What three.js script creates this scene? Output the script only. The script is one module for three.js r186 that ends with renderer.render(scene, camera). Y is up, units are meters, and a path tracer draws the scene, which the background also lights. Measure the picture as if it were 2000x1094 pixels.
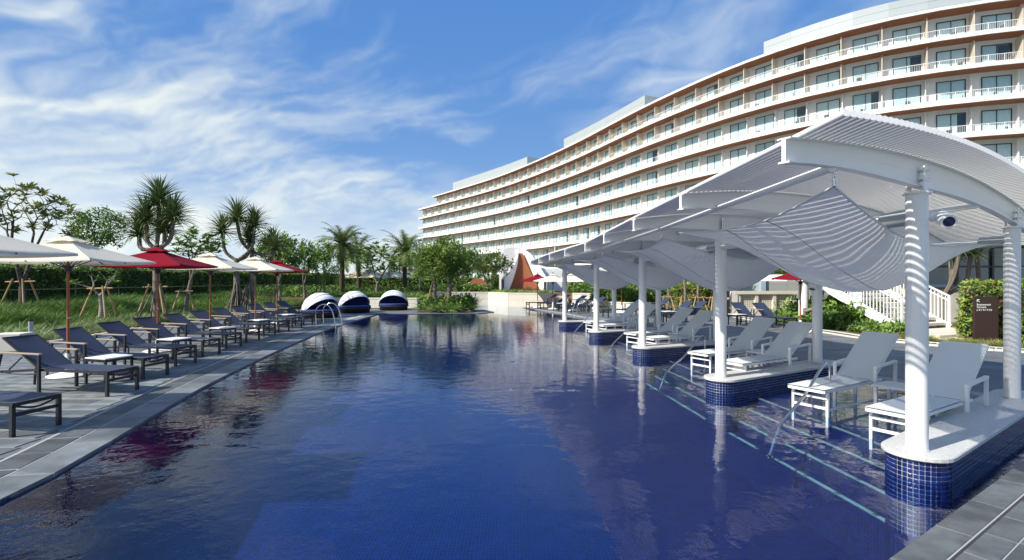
import * as THREE from 'three';
import { mergeGeometries } from 'three/addons/utils/BufferGeometryUtils.js';
import { RoundedBoxGeometry } from 'three/addons/geometries/RoundedBoxGeometry.js';

// ---------------------------------------------------------------- camera, sky, sun, exposure
const EYE = 1.7;
const scene = new THREE.Scene();
const camera = new THREE.PerspectiveCamera(57.36, 1024 / 560, 0.1, 2000);
camera.position.set(0, EYE, 0);
camera.lookAt(0, EYE, -10);
const renderer = new THREE.WebGLRenderer({ antialias: true });
renderer.toneMapping = THREE.LinearToneMapping;
renderer.toneMappingExposure = 1.36;
renderer.shadowMap.enabled = true;
const SUN_DIR = new THREE.Vector3(-0.676, 0.643, 0.36).normalize();
const sun = new THREE.DirectionalLight(new THREE.Color(1.0, 0.935, 0.84), 5.0);
sun.position.copy(SUN_DIR).multiplyScalar(150); sun.castShadow = true; sun.shadow.radius = 1.8;
Object.assign(sun.shadow.camera, { left: -120, right: 120, top: 120, bottom: -120, near: 1, far: 500 });
sun.shadow.mapSize.set(4096, 4096);
scene.add(sun, sun.target);

function rng(seed) { let a = seed >>> 0; return () => { a = (a + 0x6D2B79F5) | 0; let t = Math.imul(a ^ (a >>> 15), 1 | a); t = (t + Math.imul(t ^ (t >>> 7), 61 | t)) ^ t; return ((t ^ (t >>> 14)) >>> 0) / 4294967296; }; }
const lerp = (a, b, t) => a + (b - a) * t, clamp = (x, a = 0, b = 1) => Math.min(b, Math.max(a, x)), smooth = (a, b, x) => { const t = clamp((x - a) / (b - a)); return t * t * (3 - 2 * t); };
const hash = (x, y) => { let h = Math.imul(x, 374761393) + Math.imul(y, 668265263); h = Math.imul(h ^ (h >>> 13), 1274126177); return ((h ^ (h >>> 16)) >>> 0) / 4294967296; };
function vnoise(x, y, px = 0, py = 0) {         // value noise, periodic when px/py given
  const x0 = Math.floor(x), y0 = Math.floor(y), u = x - x0, v = y - y0, s = u * u * (3 - 2 * u), t = v * v * (3 - 2 * v);
  const w = (i, p) => p ? ((i % p) + p) % p : i;
  const a = hash(w(x0, px), w(y0, py)), b = hash(w(x0 + 1, px), w(y0, py)), c = hash(w(x0, px), w(y0 + 1, py)), d = hash(w(x0 + 1, px), w(y0 + 1, py));
  return lerp(lerp(a, b, s), lerp(c, d, s), t);
}
function fbm(x, y, oct = 5, p = 0, gain = 0.5) { let s = 0, a = 0.5, n = 0, f = 1; for (let i = 0; i < oct; i++) { s += a * vnoise(x * f + i * 17 * (p ? 0 : 1), y * f, p * f, p * f); n += a; a *= gain; f *= 2; } return s / n; }

{ // sky: blue air, thin streaked cirrus all round, a milky bank low over the horizon
  const W = 2048, H = 1024, data = new Float32Array(W * H * 4);
  for (let j = 0; j < H; j++) for (let i = 0; i < W; i++) {
    const el = ((j + 0.5) / H - 0.5) * Math.PI, az = ((i + 0.5) / W - 0.5) * 2 * Math.PI;
    const cx = Math.cos(az) * Math.cos(el), cz = Math.sin(az) * Math.cos(el), cy = Math.sin(el), k = (j * W + i) * 4;
    const e = Math.max(0, cy);
    const toSun = Math.max(0, cx * SUN_DIR.x + cy * SUN_DIR.y + cz * SUN_DIR.z);
    // clear air
    const t = Math.pow(1 - e, 4.2), g = Math.pow(1 - e, 12);
    let r = 0.062 + 0.25 * t + 0.18 * g + 0.30 * toSun ** 5, gg = 0.205 + 0.30 * t + 0.12 * g + 0.28 * toSun ** 5, b = 0.60 + 0.24 * t + 0.03 * g + 0.18 * toSun ** 5;
    if (cy > 0) {
      // cirrus sheet seen from below: soft torn patches combed out along the wind
      const q = 1 / (cy + 0.20), X = cx * q, Z = cz * q;
      const wx = fbm(X * 1.1 + 3.1, Z * 1.1 + 7.7, 5, 0, 0.55) - 0.5, wz = fbm(X * 1.1 + 13.1, Z * 1.1 + 1.7, 5, 0, 0.55) - 0.5;
      const ax = X * 0.88 + Z * 0.47 + wx * 0.7, az2 = -X * 0.47 + Z * 0.88 + wz * 0.7;
      const big = fbm(X * 0.75 + 21.3, Z * 0.75 + 4.2, 3), tuft = fbm(X * 2.4 + wx * 2.2 + 40, Z * 2.4 + wz * 2.2 + 11, 7, 0, 0.60);
      const streak = fbm(ax * 1.3 + 2, az2 * 3.6, 7, 0, 0.60), fine = fbm(ax * 6 + 5, az2 * 24, 4, 0, 0.62);
      let rid = 0, ra = 0.5, rf = 1; for (let o = 0; o < 4; o++) { rid += ra * (1 - Math.abs(2 * vnoise(ax * 0.9 * rf + 31 * o, az2 * 3.0 * rf + 7) - 1)) ** 2; ra *= 0.5; rf *= 2.1; }
      const side = smooth(0.30, -0.50, cx);
      const body = smooth(0.50, 0.80, streak * 0.42 + tuft * 0.34 + fine * 0.10 + big * 0.42 - 0.115 + 0.14 * side);
      let c = clamp(body * (0.55 + 0.45 * fine + 0.35 * (rid - 0.4)) + 0.5 * smooth(0.50, 0.80, rid) * smooth(0.42, 0.62, big + 0.08 * side) * (0.5 + 0.5 * tuft));
      c = c * (0.50 + 0.42 * side);
      // low bank
      const lb = fbm(az * 3.2 + 9.2, el * 9 + 2.1, 5), lowTop = 0.235 + 0.13 * (lb - 0.5) * 2;
      const bank = smooth(lowTop, lowTop - 0.13, el) * (0.55 + 0.35 * lb) * smooth(0.30, 0.55, fbm(az * 1.5 + 4.4, 3.3, 3) + 0.10);
      const a = clamp(1 - (1 - c) * (1 - bank * 0.98));
      const lum = 0.80 + 0.10 * lb;
      r = lerp(r, lum * 0.92, a); gg = lerp(gg, lum * 0.965, a); b = lerp(b, lum * 1.03, a);
    }
    data[k] = r * 0.84 + 0.010; data[k + 1] = gg * 0.865 + 0.010; data[k + 2] = b * 0.80; data[k + 3] = 1;
  }
  const t = new THREE.DataTexture(data, W, H, THREE.RGBAFormat, THREE.FloatType);
  t.mapping = THREE.EquirectangularReflectionMapping; t.minFilter = t.magFilter = THREE.LinearFilter; t.wrapS = THREE.RepeatWrapping; t.needsUpdate = true;
  scene.background = t; scene.environment = t;
}

// ---------------------------------------------------------------- helpers
const V = (x, y, z) => new THREE.Vector3(x, y, z);
const F = 1000;                                          // focal length of the photograph in its own pixels
const G = (px, py, h = 0) => { const d = F * (EYE - h) / (py - 547); return V((px - 1000) / F * d, h, -d); };   // a pixel whose point lies at height h
const taken = {};
function numbered(n) { const k = taken[n] = (taken[n] ?? -1) + 1; return k ? `${n}_${String(k).padStart(3, '0')}` : n; }
const shadow = o => { o.castShadow = o.receiveShadow = true; return o; };
function obj(name, geos, mat, parent = scene) {
  const g = Array.isArray(geos) ? (geos.length > 1 ? mergeGeometries(geos.map(x => clean(x))) : geos[0]) : geos;
  const m = shadow(new THREE.Mesh(g, mat)); m.name = parent === scene ? numbered(name) : name; parent.add(m); return m;
}
function clean(g) { g = g.index ? g.toNonIndexed() : g; for (const k of Object.keys(g.attributes)) if (!['position', 'normal', 'uv'].includes(k)) g.deleteAttribute(k); if (!g.attributes.uv) g.setAttribute('uv', new THREE.BufferAttribute(new Float32Array(g.attributes.position.count * 2), 2)); if (!g.attributes.normal) g.computeVertexNormals(); return g; }
function tag(o, label, category, group) { o.userData.label = label; o.userData.category = category; if (group) o.userData.group = group; return o; }
function thing(name, label, category, pos = [0, 0, 0], turn = 0, group) { const o = new THREE.Group(); o.name = numbered(name); scene.add(o); o.position.set(...pos); o.rotation.y = turn; return tag(o, label, category, group); }
function struct(name, geos, mat) { const o = obj(name, geos, mat); o.userData.kind = 'structure'; return o; }
function dup(root, pos, turn, label, group) { const r = root.clone(); r.name = numbered(root.name.replace(/_\d{3}$/, '')); r.userData = { ...root.userData }; scene.add(r); r.position.set(...pos); r.rotation.set(0, turn, 0); if (label) r.userData.label = label; if (group) r.userData.group = group; return r; }
const bx = (w, h, d, x = 0, y = 0, z = 0, ry = 0) => { const g = new THREE.BoxGeometry(w, h, d); if (ry) g.rotateY(ry); g.translate(x, y, z); return g; };
const rbx = (w, h, d, r, x = 0, y = 0, z = 0) => { const g = new RoundedBoxGeometry(w, h, d, 2, r); g.translate(x, y, z); return g; };
const _q = new THREE.Quaternion(), _up = V(0, 1, 0);
function cyl(a, b, r1, r2 = r1, n = 8, open = false) { const d = b.clone().sub(a), L = d.length() || 1e-4, g = new THREE.CylinderGeometry(r2, r1, L, n, 1, open); g.applyQuaternion(_q.setFromUnitVectors(_up, d.divideScalar(L))); g.translate((a.x + b.x) / 2, (a.y + b.y) / 2, (a.z + b.z) / 2); return g; }
function bar(a, b, w, h) { const d = b.clone().sub(a), L = d.length(), g = new THREE.BoxGeometry(L, h, w), m = new THREE.Matrix4(), x = d.divideScalar(L), z = Math.abs(x.y) > 0.999 ? V(0, 0, 1) : V().crossVectors(x, _up).normalize(), y = V().crossVectors(z, x); m.makeBasis(x, y, z); g.applyMatrix4(m); g.translate((a.x + b.x) / 2, (a.y + b.y) / 2, (a.z + b.z) / 2); return g; }
function tube(pts, r, seg = 24, rad = 8) { return new THREE.TubeGeometry(new THREE.CatmullRomCurve3(pts, false, 'centripetal'), seg, r, rad, false); }
// prism: plan polygon [[x, z]...] between heights y0 and y1
function prism(poly, y0, y1, bevel = 0) {
  const s = new THREE.Shape(poly.map(p => new THREE.Vector2(p[0], -p[1])));
  const g = new THREE.ExtrudeGeometry(s, bevel ? { depth: y1 - y0 - 2 * bevel, bevelEnabled: true, bevelThickness: bevel, bevelSize: bevel, bevelOffset: -bevel, bevelSegments: 1 } : { depth: y1 - y0, bevelEnabled: false });
  g.rotateX(-Math.PI / 2); g.translate(0, y0 + bevel, 0); return g;
}
function sheet(poly, y) { const s = new THREE.Shape(poly.map(p => new THREE.Vector2(p[0], -p[1]))); const g = new THREE.ShapeGeometry(s); g.rotateX(-Math.PI / 2); g.translate(0, y, 0); return uvw(g); }
function uvw(g, s = 1) {                          // uv in metres by the dominant axis of each face
  g = g.index ? g.toNonIndexed() : g; const p = g.attributes.position, uv = new Float32Array(p.count * 2);
  for (let i = 0; i < p.count; i += 3) {
    const a = V().fromBufferAttribute(p, i), b = V().fromBufferAttribute(p, i + 1), c = V().fromBufferAttribute(p, i + 2), n = b.clone().sub(a).cross(c.clone().sub(a));
    const ax = Math.abs(n.x), ay = Math.abs(n.y), az = Math.abs(n.z), hl = Math.hypot(n.x, n.z) || 1;
    [a, b, c].forEach((v, k) => { let u, w; if (ay > ax && ay > az) { u = v.x; w = v.z; } else { u = (v.x * n.z - v.z * n.x) / hl; w = v.y; } uv[(i + k) * 2] = u * s; uv[(i + k) * 2 + 1] = w * s; });
  }
  g.setAttribute('uv', new THREE.BufferAttribute(uv, 2)); return g;
}
function ribbonGeo(rows, closed = false) {         // grid of points [[V...]...] to a smooth surface
  const n = rows.length, m = rows[0].length, pos = [], uv = [], idx = [];
  rows.forEach((r, i) => r.forEach((v, j) => { pos.push(v.x, v.y, v.z); uv.push(j / (m - 1), i / (n - 1)); }));
  for (let i = 0; i < n - 1; i++) for (let j = 0; j < m - 1; j++) { const a = i * m + j; idx.push(a, a + 1, a + m, a + 1, a + m + 1, a + m); }
  const g = new THREE.BufferGeometry(); g.setAttribute('position', new THREE.Float32BufferAttribute(pos, 3)); g.setAttribute('uv', new THREE.Float32BufferAttribute(uv, 2)); g.setIndex(idx); g.computeVertexNormals(); return g;
}

// ---------------------------------------------------------------- textures and materials
function tex(n, fn, srgb = true, m = n) {
  const d = new Uint8Array(n * m * 4);
  for (let j = 0; j < m; j++) for (let i = 0; i < n; i++) { const c = fn(i / n, j / m, i, j), k = (j * n + i) * 4; if (typeof c === 'number') d[k] = d[k + 1] = d[k + 2] = clamp(c) * 255; else for (let q = 0; q < 3; q++) d[k + q] = clamp(srgb ? Math.pow(c[q], 1 / 2.2) : c[q]) * 255; d[k + 3] = 255; }
  const t = new THREE.DataTexture(d, n, m); t.wrapS = t.wrapT = THREE.RepeatWrapping; t.magFilter = THREE.LinearFilter; t.minFilter = THREE.LinearMipmapLinearFilter; t.generateMipmaps = true; if (srgb) t.colorSpace = THREE.SRGBColorSpace; t.needsUpdate = true; return t;
}
const rep = (t, x, y = x) => { const c = t.clone(); c.repeat.set(x, y); c.needsUpdate = true; return c; };
const lin = (r, g, b) => new THREE.Color().setRGB(r, g, b);
const std = (c, rough = 0.7, o = {}) => new THREE.MeshStandardMaterial({ color: c, roughness: rough, ...o });
const phy = (c, rough = 0.7, o = {}) => new THREE.MeshPhysicalMaterial({ color: c, roughness: rough, ...o });
const grainT = tex(512, (u, v) => { const a = fbm(u * 8, v * 8, 5, 8), b = fbm(u * 64, v * 64, 3, 64); return 0.55 + (a - 0.5) * 0.5 + (b - 0.5) * 0.45; }, false);   // general unevenness
const tint = (t, lo, hi, gain = 1) => tex(256, (u, v) => { const q = clamp(0.5 + (fbm(u * 4 + 0, v * 4, 6, 4) - 0.5) * 2.2 * gain + (hash(Math.floor(u * 256), Math.floor(v * 256) + t) - 0.5) * 0.28); return [0, 1, 2].map(i => lerp(lo[i], hi[i], q)); });
const stoneT = tint(1, [0.105, 0.118, 0.122], [0.205, 0.222, 0.225]);
const graniteT = tex(256, (u, v, i, j) => { const h = hash(i, j), h2 = fbm(u * 60, v * 60, 2, 60), q = h > 0.9 ? 0.25 : h > 0.55 ? 0.62 : 0.5; const s = q * (0.8 + 0.4 * h2); return [s, s * 1.0, s * 0.985]; });
const fabT = tex(128, (u, v, i, j) => { const s = 0.86 + 0.10 * ((i + j) % 2) + 0.06 * hash(i, j); return [s, s, s]; });
const stuccoT = tex(256, (u, v, i, j) => { const s = 0.93 + (fbm(u * 6, v * 6, 5, 6) - 0.5) * 0.10 + (hash(i, j) - 0.5) * 0.03; return [s, s, s]; });
const steelT = tex(256, (u, v, i, j) => { const run = fbm(u * 40, v * 3, 4, 0), sp = hash(i >> 1, j >> 1) > 0.9975 ? 0.12 : 0, s = 0.975 + (fbm(u * 5, v * 5, 5, 5) - 0.5) * 0.07 - 0.10 * smooth(0.62, 0.82, run) - sp; return [s, s * 0.995, s * 0.98]; });   // faint streaks and specks on painted steel
const barkT = tex(128, (u, v, i, j) => { const s = 0.6 + (fbm(u * 6, v * 24, 4, 6) - 0.5) * 0.9 + (hash(i, j) - 0.5) * 0.15; return [s, s * 0.97, s * 0.93]; });
const woodT = tex(128, (u, v, i, j) => { const s = 0.75 + (fbm(u * 24, v * 3, 4, 3) - 0.5) * 0.7; return [s, s * 0.92, s * 0.85]; });
const TILE = 0.04;                                   // mosaic pitch in metres; the texture holds 16 by 16 tiles
const mosaicT = tex(512, (u, v) => {
  const a = u * 16, b = v * 16, i = Math.floor(a), j = Math.floor(b), fx = a - i, fy = b - j, e = Math.min(fx, fy, 1 - fx, 1 - fy);
  if (e < 0.055) return [0.028, 0.050, 0.115];
  const h = hash(i + 5, j + 9), s = 0.6 + 0.8 * h, p = hash(i + 55, j + 1) > 0.8 ? 0.25 : 0; return [0.0016 * s + 0.003 * p, 0.0075 * s + 0.002 * p, 0.088 * s];
});
const mosaicB = tex(256, (u, v) => { const a = u * 16 % 1, b = v * 16 % 1, e = Math.min(a, b, 1 - a, 1 - b); return smooth(0.02, 0.11, e); }, false);
const leafM = (c, tr = 0.3) => phy(c, 0.62, { transmission: tr, thickness: 0, ior: 1.35, side: THREE.DoubleSide, specularIntensity: 0.5 });
const M = {
  white: std(lin(0.80, 0.80, 0.785), 0.42, { bumpMap: grainT, bumpScale: 0.0006 }),
  whiteSteel: std(lin(0.83, 0.83, 0.82), 0.38, { map: rep(steelT, 1, 1), bumpMap: rep(grainT, 3), bumpScale: 0.0005 }),
  stone: std(lin(1, 1, 1), 0.62, { map: rep(stoneT, 0.9), bumpMap: rep(grainT, 1.4), bumpScale: 0.003 }),
  grout: std(lin(0.36, 0.36, 0.345), 0.9),
  granite: std(lin(1.04, 1.05, 1.04), 0.55, { map: rep(graniteT, 1.6) }),
  chrome: std(lin(0.62, 0.63, 0.64), 0.14, { metalness: 1 }),
  navyFab: std(lin(0.026, 0.040, 0.088), 0.62, { map: rep(fabT, 30), side: THREE.DoubleSide }),
  navyCush: std(lin(0.018, 0.045, 0.20), 0.85, { map: rep(fabT, 12), side: THREE.DoubleSide }),
  charcoal: std(lin(0.016, 0.018, 0.024), 0.38),
  teakArm: std(lin(0.42, 0.37, 0.31), 0.6, { map: woodT }),
  whiteFab: phy(lin(0.70, 0.735, 0.735), 0.7, { map: rep(fabT, 30), side: THREE.DoubleSide }),
  wood: std(lin(0.36, 0.12, 0.04), 0.42, { map: woodT }),
  cream: phy(lin(0.80, 0.745, 0.61), 0.85, { side: THREE.DoubleSide, transmission: 0.22, thickness: 0, ior: 1.2, specularIntensity: 0.2, map: rep(fabT, 20) }),
  red: phy(lin(0.245, 0.012, 0.026), 0.85, { side: THREE.DoubleSide, transmission: 0.15, thickness: 0, ior: 1.2, specularIntensity: 0.2, map: rep(fabT, 20) }),
  sail: phy(lin(0.86, 0.865, 0.86), 0.95, { side: THREE.DoubleSide, transmission: 0.46, thickness: 0, ior: 1.15, specularIntensity: 0.15, map: rep(fabT, 26) }),
  stucco: std(lin(0.84, 0.83, 0.80), 0.85, { map: rep(stuccoT, 0.35), bumpMap: rep(grainT, 1.2), bumpScale: 0.002 }),
  creamWall: std(lin(0.70, 0.655, 0.545), 0.85, { map: rep(stuccoT, 0.6), bumpMap: rep(grainT, 1.2), bumpScale: 0.003 }),
  terracotta: std(lin(0.36, 0.135, 0.058), 0.85, { map: rep(stuccoT, 1.5) }),
  soffit: std(lin(0.335, 0.120, 0.062), 0.8, { map: rep(stuccoT, 0.4) }),
  greyPanel: std(lin(0.34, 0.375, 0.38), 0.5),
  bark: std(lin(0.33, 0.285, 0.235), 0.9, { map: barkT }),
  barkDark: std(lin(0.16, 0.125, 0.10), 0.9, { map: barkT }),
  bamboo: std(lin(0.50, 0.36, 0.19), 0.7, { map: woodT }),
  soil: std(lin(0.14, 0.085, 0.045), 0.95, { map: rep(stuccoT, 1), bumpMap: rep(grainT, 1), bumpScale: 0.03 }),
  lawn: std(lin(0.085, 0.115, 0.028), 0.95, { map: rep(stuccoT, 0.5), bumpMap: rep(grainT, 2), bumpScale: 0.03 }),
  cobble: std(lin(0.09, 0.095, 0.10), 0.7), cobblePale: std(lin(0.62, 0.59, 0.53), 0.8),
  lining: std(lin(0.035, 0.075, 0.30), 0.9, { map: rep(fabT, 12), side: THREE.DoubleSide }),
  wicker: std(lin(0.035, 0.026, 0.024), 0.7, { map: rep(fabT, 8) }),
  glassDark: phy(lin(0.05, 0.075, 0.085), 0.04, { specularIntensity: 1, ior: 1.52 }),
  frameDark: std(lin(0.02, 0.023, 0.028), 0.4),
  brown: std(lin(0.040, 0.020, 0.016), 0.5),
};
// ---------------------------------------------------------------- the pool
// plan points are [x, depth]; depth = -z
const pl = a => a.map(([x, d]) => [x, -d]);
const leftEdge = [[-3.80, -1.2], [-3.86, 1.5], [-3.96, 3.96], [-4.13, 4.91], [-4.61, 6.76], [-4.95, 8.22], [-5.42, 10.83], [-5.75, 12.88], [-6.36, 17.7], [-6.62, 22.0], [-6.70, 25.2]];
const rightLine = (d) => 2.30 + (d - 3.11) * 1.486;
const rightEdge = [[rightLine(-1.05), -1.05], [rightLine(3.11), 3.11], [4.775, 4.775], [7.15, 6.36], [7.10, 7.05], [5.95, 9.62], [5.25, 12.85], [4.95, 16.4], [4.25, 19.3], [4.20, 21.5], [3.07, 23.6], [2.55, 26.15], [1.5, 28.9], [0.95, 31.7]];
const farEdge = [[2.2, 32.3], [-0.23, 33.3], [-1.64, 35.7], [-5.2, 35.7], [-5.2, 27.6], [-1.75, 26.5], [-1.9, 26.1], [-6.2, 25.75]];
const poolPlan = pl([...rightEdge, ...farEdge, ...leftEdge.slice().reverse()]);
const WATER = -0.03, FLOOR = -1.15;
const mosaic = std(lin(1, 1, 1), 0.35, { map: rep(mosaicT, 1 / (16 * TILE)), bumpMap: rep(mosaicB, 1 / (16 * TILE)), bumpScale: 0.0015 });
struct('pool_floor', sheet(poolPlan, FLOOR), mosaic);
{ // pool side walls
  const g = []; const P = poolPlan;
  for (let i = 0; i < P.length; i++) { const a = P[i], b = P[(i + 1) % P.length]; g.push(uvw(ribbonGeo([[V(a[0], FLOOR, a[1]), V(b[0], FLOOR, b[1])], [V(a[0], -0.012, a[1]), V(b[0], -0.012, b[1])]]))); }
  struct('pool_wall', g, mosaic);
}
{ // water: a clear sheet with wind ripples
  const rip = tex(1024, (u, v) => { const w = fbm(u * 8 + 0.0, v * 8, 2, 8); return 0.5 + (fbm(u * 14, v * 14, 5, 14, 0.52) - 0.5) * 1.2 + (w - 0.5) * 0.4; }, false);
  const rip2 = tex(512, (u, v) => 0.5 + (fbm(u * 5, v * 5, 4, 5) - 0.5) * 1.3, false);
  const n = 512, nd = new Uint8Array(n * n * 4), h = (i, j) => rip2.image.data[(((j + n) % n) * n + (i + n) % n) * 4] / 255;
  for (let j = 0; j < n; j++) for (let i = 0; i < n; i++) { const v = V(-(h(i + 1, j) - h(i - 1, j)) * 5, -(h(i, j + 1) - h(i, j - 1)) * 5, 1).normalize(), k = (j * n + i) * 4; nd[k] = (v.x * 0.5 + 0.5) * 255; nd[k + 1] = (v.y * 0.5 + 0.5) * 255; nd[k + 2] = (v.z * 0.5 + 0.5) * 255; nd[k + 3] = 255; }
  const nt = new THREE.DataTexture(nd, n, n); nt.wrapS = nt.wrapT = THREE.RepeatWrapping; nt.magFilter = THREE.LinearFilter; nt.repeat.set(0.31, 0.23); nt.rotation = 0.5; nt.needsUpdate = true;
  const water = phy(lin(0.58, 0.74, 0.93), 0.0, { transmission: 1, thickness: 0, ior: 1.333, specularIntensity: 0.88, bumpMap: rep(rip, 0.30, 0.37), bumpScale: 0.0036, normalMap: nt, normalScale: new THREE.Vector2(0.010, 0.010) });
  struct('pool_water', sheet(poolPlan, WATER), water);
}

// ---------------------------------------------------------------- ground, decks, garden beds
struct('ground', (() => { const g = new THREE.PlaneGeometry(1, 1); g.rotateX(-Math.PI / 2); const outer = pl([[-900, -60], [900, -60], [900, 1400], [-900, 1400]]); const s = new THREE.Shape(outer.map(p => new THREE.Vector2(p[0], -p[1]))); s.holes.push(new THREE.Path(pl([[-11, -30], [15, -30], [15, 36.5], [-11, 36.5]]).map(p => new THREE.Vector2(p[0], -p[1])))); const q = new THREE.ShapeGeometry(s); q.rotateX(-Math.PI / 2); q.translate(0, -0.10, 0); return uvw(q); })(), M.lawn);

const paverT = (() => { // running-bond stone strips beyond the reach of single pieces
  return tex(1024, (u, v) => { const rows = 16, r = Math.floor(v * rows), fy = v * rows - r, off = hash(r, 3), c = (u * 5 + off) % 5, ci = Math.floor(c), fx = c - ci; const e = Math.min(fx * 0.9, (1 - fx) * 0.9, fy * 0.30, (1 - fy) * 0.30); if (e < 0.006) return [0.085, 0.09, 0.09]; const s = 0.72 + 0.5 * hash(ci + 7, r + 11) + (fbm(u * 16, v * 16, 4, 16) - 0.5) * 0.35; return [0.150 * s, 0.166 * s, 0.172 * s]; });
})();
const deckM = std(lin(1, 1, 1), 0.6, { map: rep(paverT, 1 / 4.5, 1 / 4.8), bumpMap: rep(grainT, 1.2), bumpScale: 0.002 });
const borderL = [[-12.5, -6], [-12.4, 8], [-12.3, 12.6], [-12.2, 14.0], [-12.6, 17.5], [-12.2, 22], [-11.2, 27], [-10.2, 30.2]];
const offs = (line, w) => line.map((p, i) => { const a = line[Math.max(0, i - 1)], b = line[Math.min(line.length - 1, i + 1)], dx = b[0] - a[0], dz = b[1] - a[1], L = Math.hypot(dx, dz); return [p[0] - dz / L * w, p[1] + dx / L * w]; });   // w to the left of travel
const deckLeft = struct('pool_deck', uvw(prism(pl([...offs(leftEdge, 0.70), [-6.5, 26.2], [-1.95, 26.55], [-5.2, 28.0], [-5.2, 30.4], [-10.2, 30.4], ...borderL.slice().reverse()]), -0.5, -0.008)), deckM);
const borderR = [[15.5, 9.2], [13.2, 11.0], [12.06, 12.06], [11.4, 12.6], [10.75, 13.6], [10.2, 14.9], [10.1, 16.5], [9.9, 17.4], [10.1, 21], [10.2, 23.6], [9.9, 27.9], [8.6, 30.2], [6.4, 31.6]];
const rEdgeOff = offs(rightEdge.slice(0, 4), -0.40).concat(offs(rightEdge.slice(4), -0.30));
const deckRight = struct('pool_deck', uvw(prism(pl([[rightLine(-1.05) + 0.2, -1.6], ...rEdgeOff.slice(1, 3), [7.35, 6.25], [7.45, 7.10], ...rEdgeOff.slice(5), [2.2, 32.0], [6.4, 31.6], ...borderR.slice().reverse(), [15.5, -10], [-2.0, -10]]), -0.5, -0.008)), deckM);
// near foreground behind the camera
struct('pool_deck', uvw(prism(pl([[-12.5, -10], [-12.5, -6.05], [-4.5, -1.9], [-3.8, -1.22], [-3.62, -1.2], [-2.05, -1.7], [-2.05, -10]]), -0.5, -0.009)), deckM);

// stones set one by one: coping rows along the edges and the pavers nearest the viewer
const stoneTones = [0.80, 0.92, 1.0, 1.08, 1.2, 1.34].map((s, i) => std(lin(s, s * (1 + 0.01 * (i % 3)), s * 1.01), 0.52 + 0.03 * i, { map: rep(stoneT, 0.7 + 0.13 * i), bumpMap: rep(grainT, 1.7), bumpScale: 0.003 }));
const sr = rng(77);
function alongLine(line) { const acc = [0]; for (let i = 1; i < line.length; i++) acc.push(acc[i - 1] + Math.hypot(line[i][0] - line[i - 1][0], line[i][1] - line[i - 1][1])); const at = s => { let i = 1; while (i < acc.length - 1 && acc[i] < s) i++; const t = (s - acc[i - 1]) / (acc[i] - acc[i - 1]), a = line[i - 1], b = line[i], L = acc[i] - acc[i - 1]; return { p: [lerp(a[0], b[0], t), lerp(a[1], b[1], t)], n: [-(b[1] - a[1]) / L, (b[0] - a[0]) / L] }; }; return { L: acc.at(-1), at }; }
const smoothLine = (line, n = 60) => new THREE.CatmullRomCurve3(line.map(p => V(p[0], 0, p[1])), false, 'centripetal').getPoints(n).map(v => [v.x, v.z]);
const darkTones = [0.44, 0.52, 0.58, 0.64, 0.72].map((s, i) => std(lin(s, s * 1.02, s * 1.02), 0.6, { map: rep(stoneT, 1.1 + 0.13 * i), bumpMap: rep(grainT, 2.2), bumpScale: 0.004 }));
function copingRow(line, w0, w1, len, gap, y0, y1, name, parent, maxD = 99, side = 1, tones = stoneTones) {
  const A = alongLine(line);
  for (let s = 0; s < A.L - 0.02;) {
    const l = Math.min(len * (0.92 + 0.16 * sr()), A.L - s), a = A.at(s + gap / 2), b = A.at(s + l - gap / 2); s += l;
    if (a.p[1] > maxD || l < 0.1) continue;
    const q = (e, w) => [e.p[0] + side * e.n[0] * w, -(e.p[1] + side * e.n[1] * w)];
    let poly = [q(a, w0), q(b, w0), q(b, w1), q(a, w1)]; const ar = poly.reduce((t, p, i) => { const n = poly[(i + 1) % 4]; return t + p[0] * n[1] - n[0] * p[1]; }, 0); if (ar > 0) poly = poly.reverse();
    obj(name, uvw(prism(poly, y0, y1, 0.004)), tones[Math.floor(sr() * 5)], parent);
  }
}
const leftSmooth = smoothLine(leftEdge, 70);
struct('grout_bed', [prism(pl([...offs(leftEdge, 0.03), ...offs(leftEdge, 0.70).reverse()]), -0.045, -0.005)], M.grout);
copingRow(leftSmooth, -0.012, 0.355, 0.95, 0.008, -0.045, 0, 'coping_stone', deckLeft, 26);
copingRow(leftSmooth, 0.374, 0.665, 0.50, 0.022, -0.03, 0, 'paving_stone', deckLeft, 20, 1, darkTones);
{
  const line = [[rightLine(-1.05), -1.05], [4.775, 4.775], [7.15, 6.36]], far = smoothLine(rightEdge.slice(4), 40);
  struct('grout_bed', [prism(pl([...offs(line, -0.03), ...offs(line, -0.40).reverse()]), -0.045, -0.005), prism(pl([...offs(rightEdge.slice(4), -0.03), ...offs(rightEdge.slice(4), -0.30).reverse()]), -0.045, -0.0051)], M.grout);
  copingRow(line, -0.012, 0.185, 0.74, 0.006, -0.05, 0, 'coping_stone', deckRight, 99, -1, darkTones);
  copingRow(line, 0.212, 0.375, 0.42, 0.010, -0.03, 0, 'paving_stone', deckRight, 99, -1, darkTones);
  copingRow(line, 0.383, 0.592, 0.55, 0.010, -0.03, 0.0005, 'paving_stone', deckRight, 99, -1, darkTones);
  copingRow(line, 0.600, 0.800, 0.55, 0.008, -0.03, 0.0003, 'paving_stone', deckRight, 99, -1, darkTones);
  copingRow(far, -0.012, 0.29, 0.9, 0.006, -0.05, 0, 'coping_stone', deckRight);
  obj('drain_slot', [bar(V(line[0][0] + 0.111, -0.0035, 1.05 + 0.165), V(line[2][0] + 0.111, -0.0035, -6.36 + 0.165), 0.016, 0.004)], M.frameDark, deckRight);
}
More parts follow.
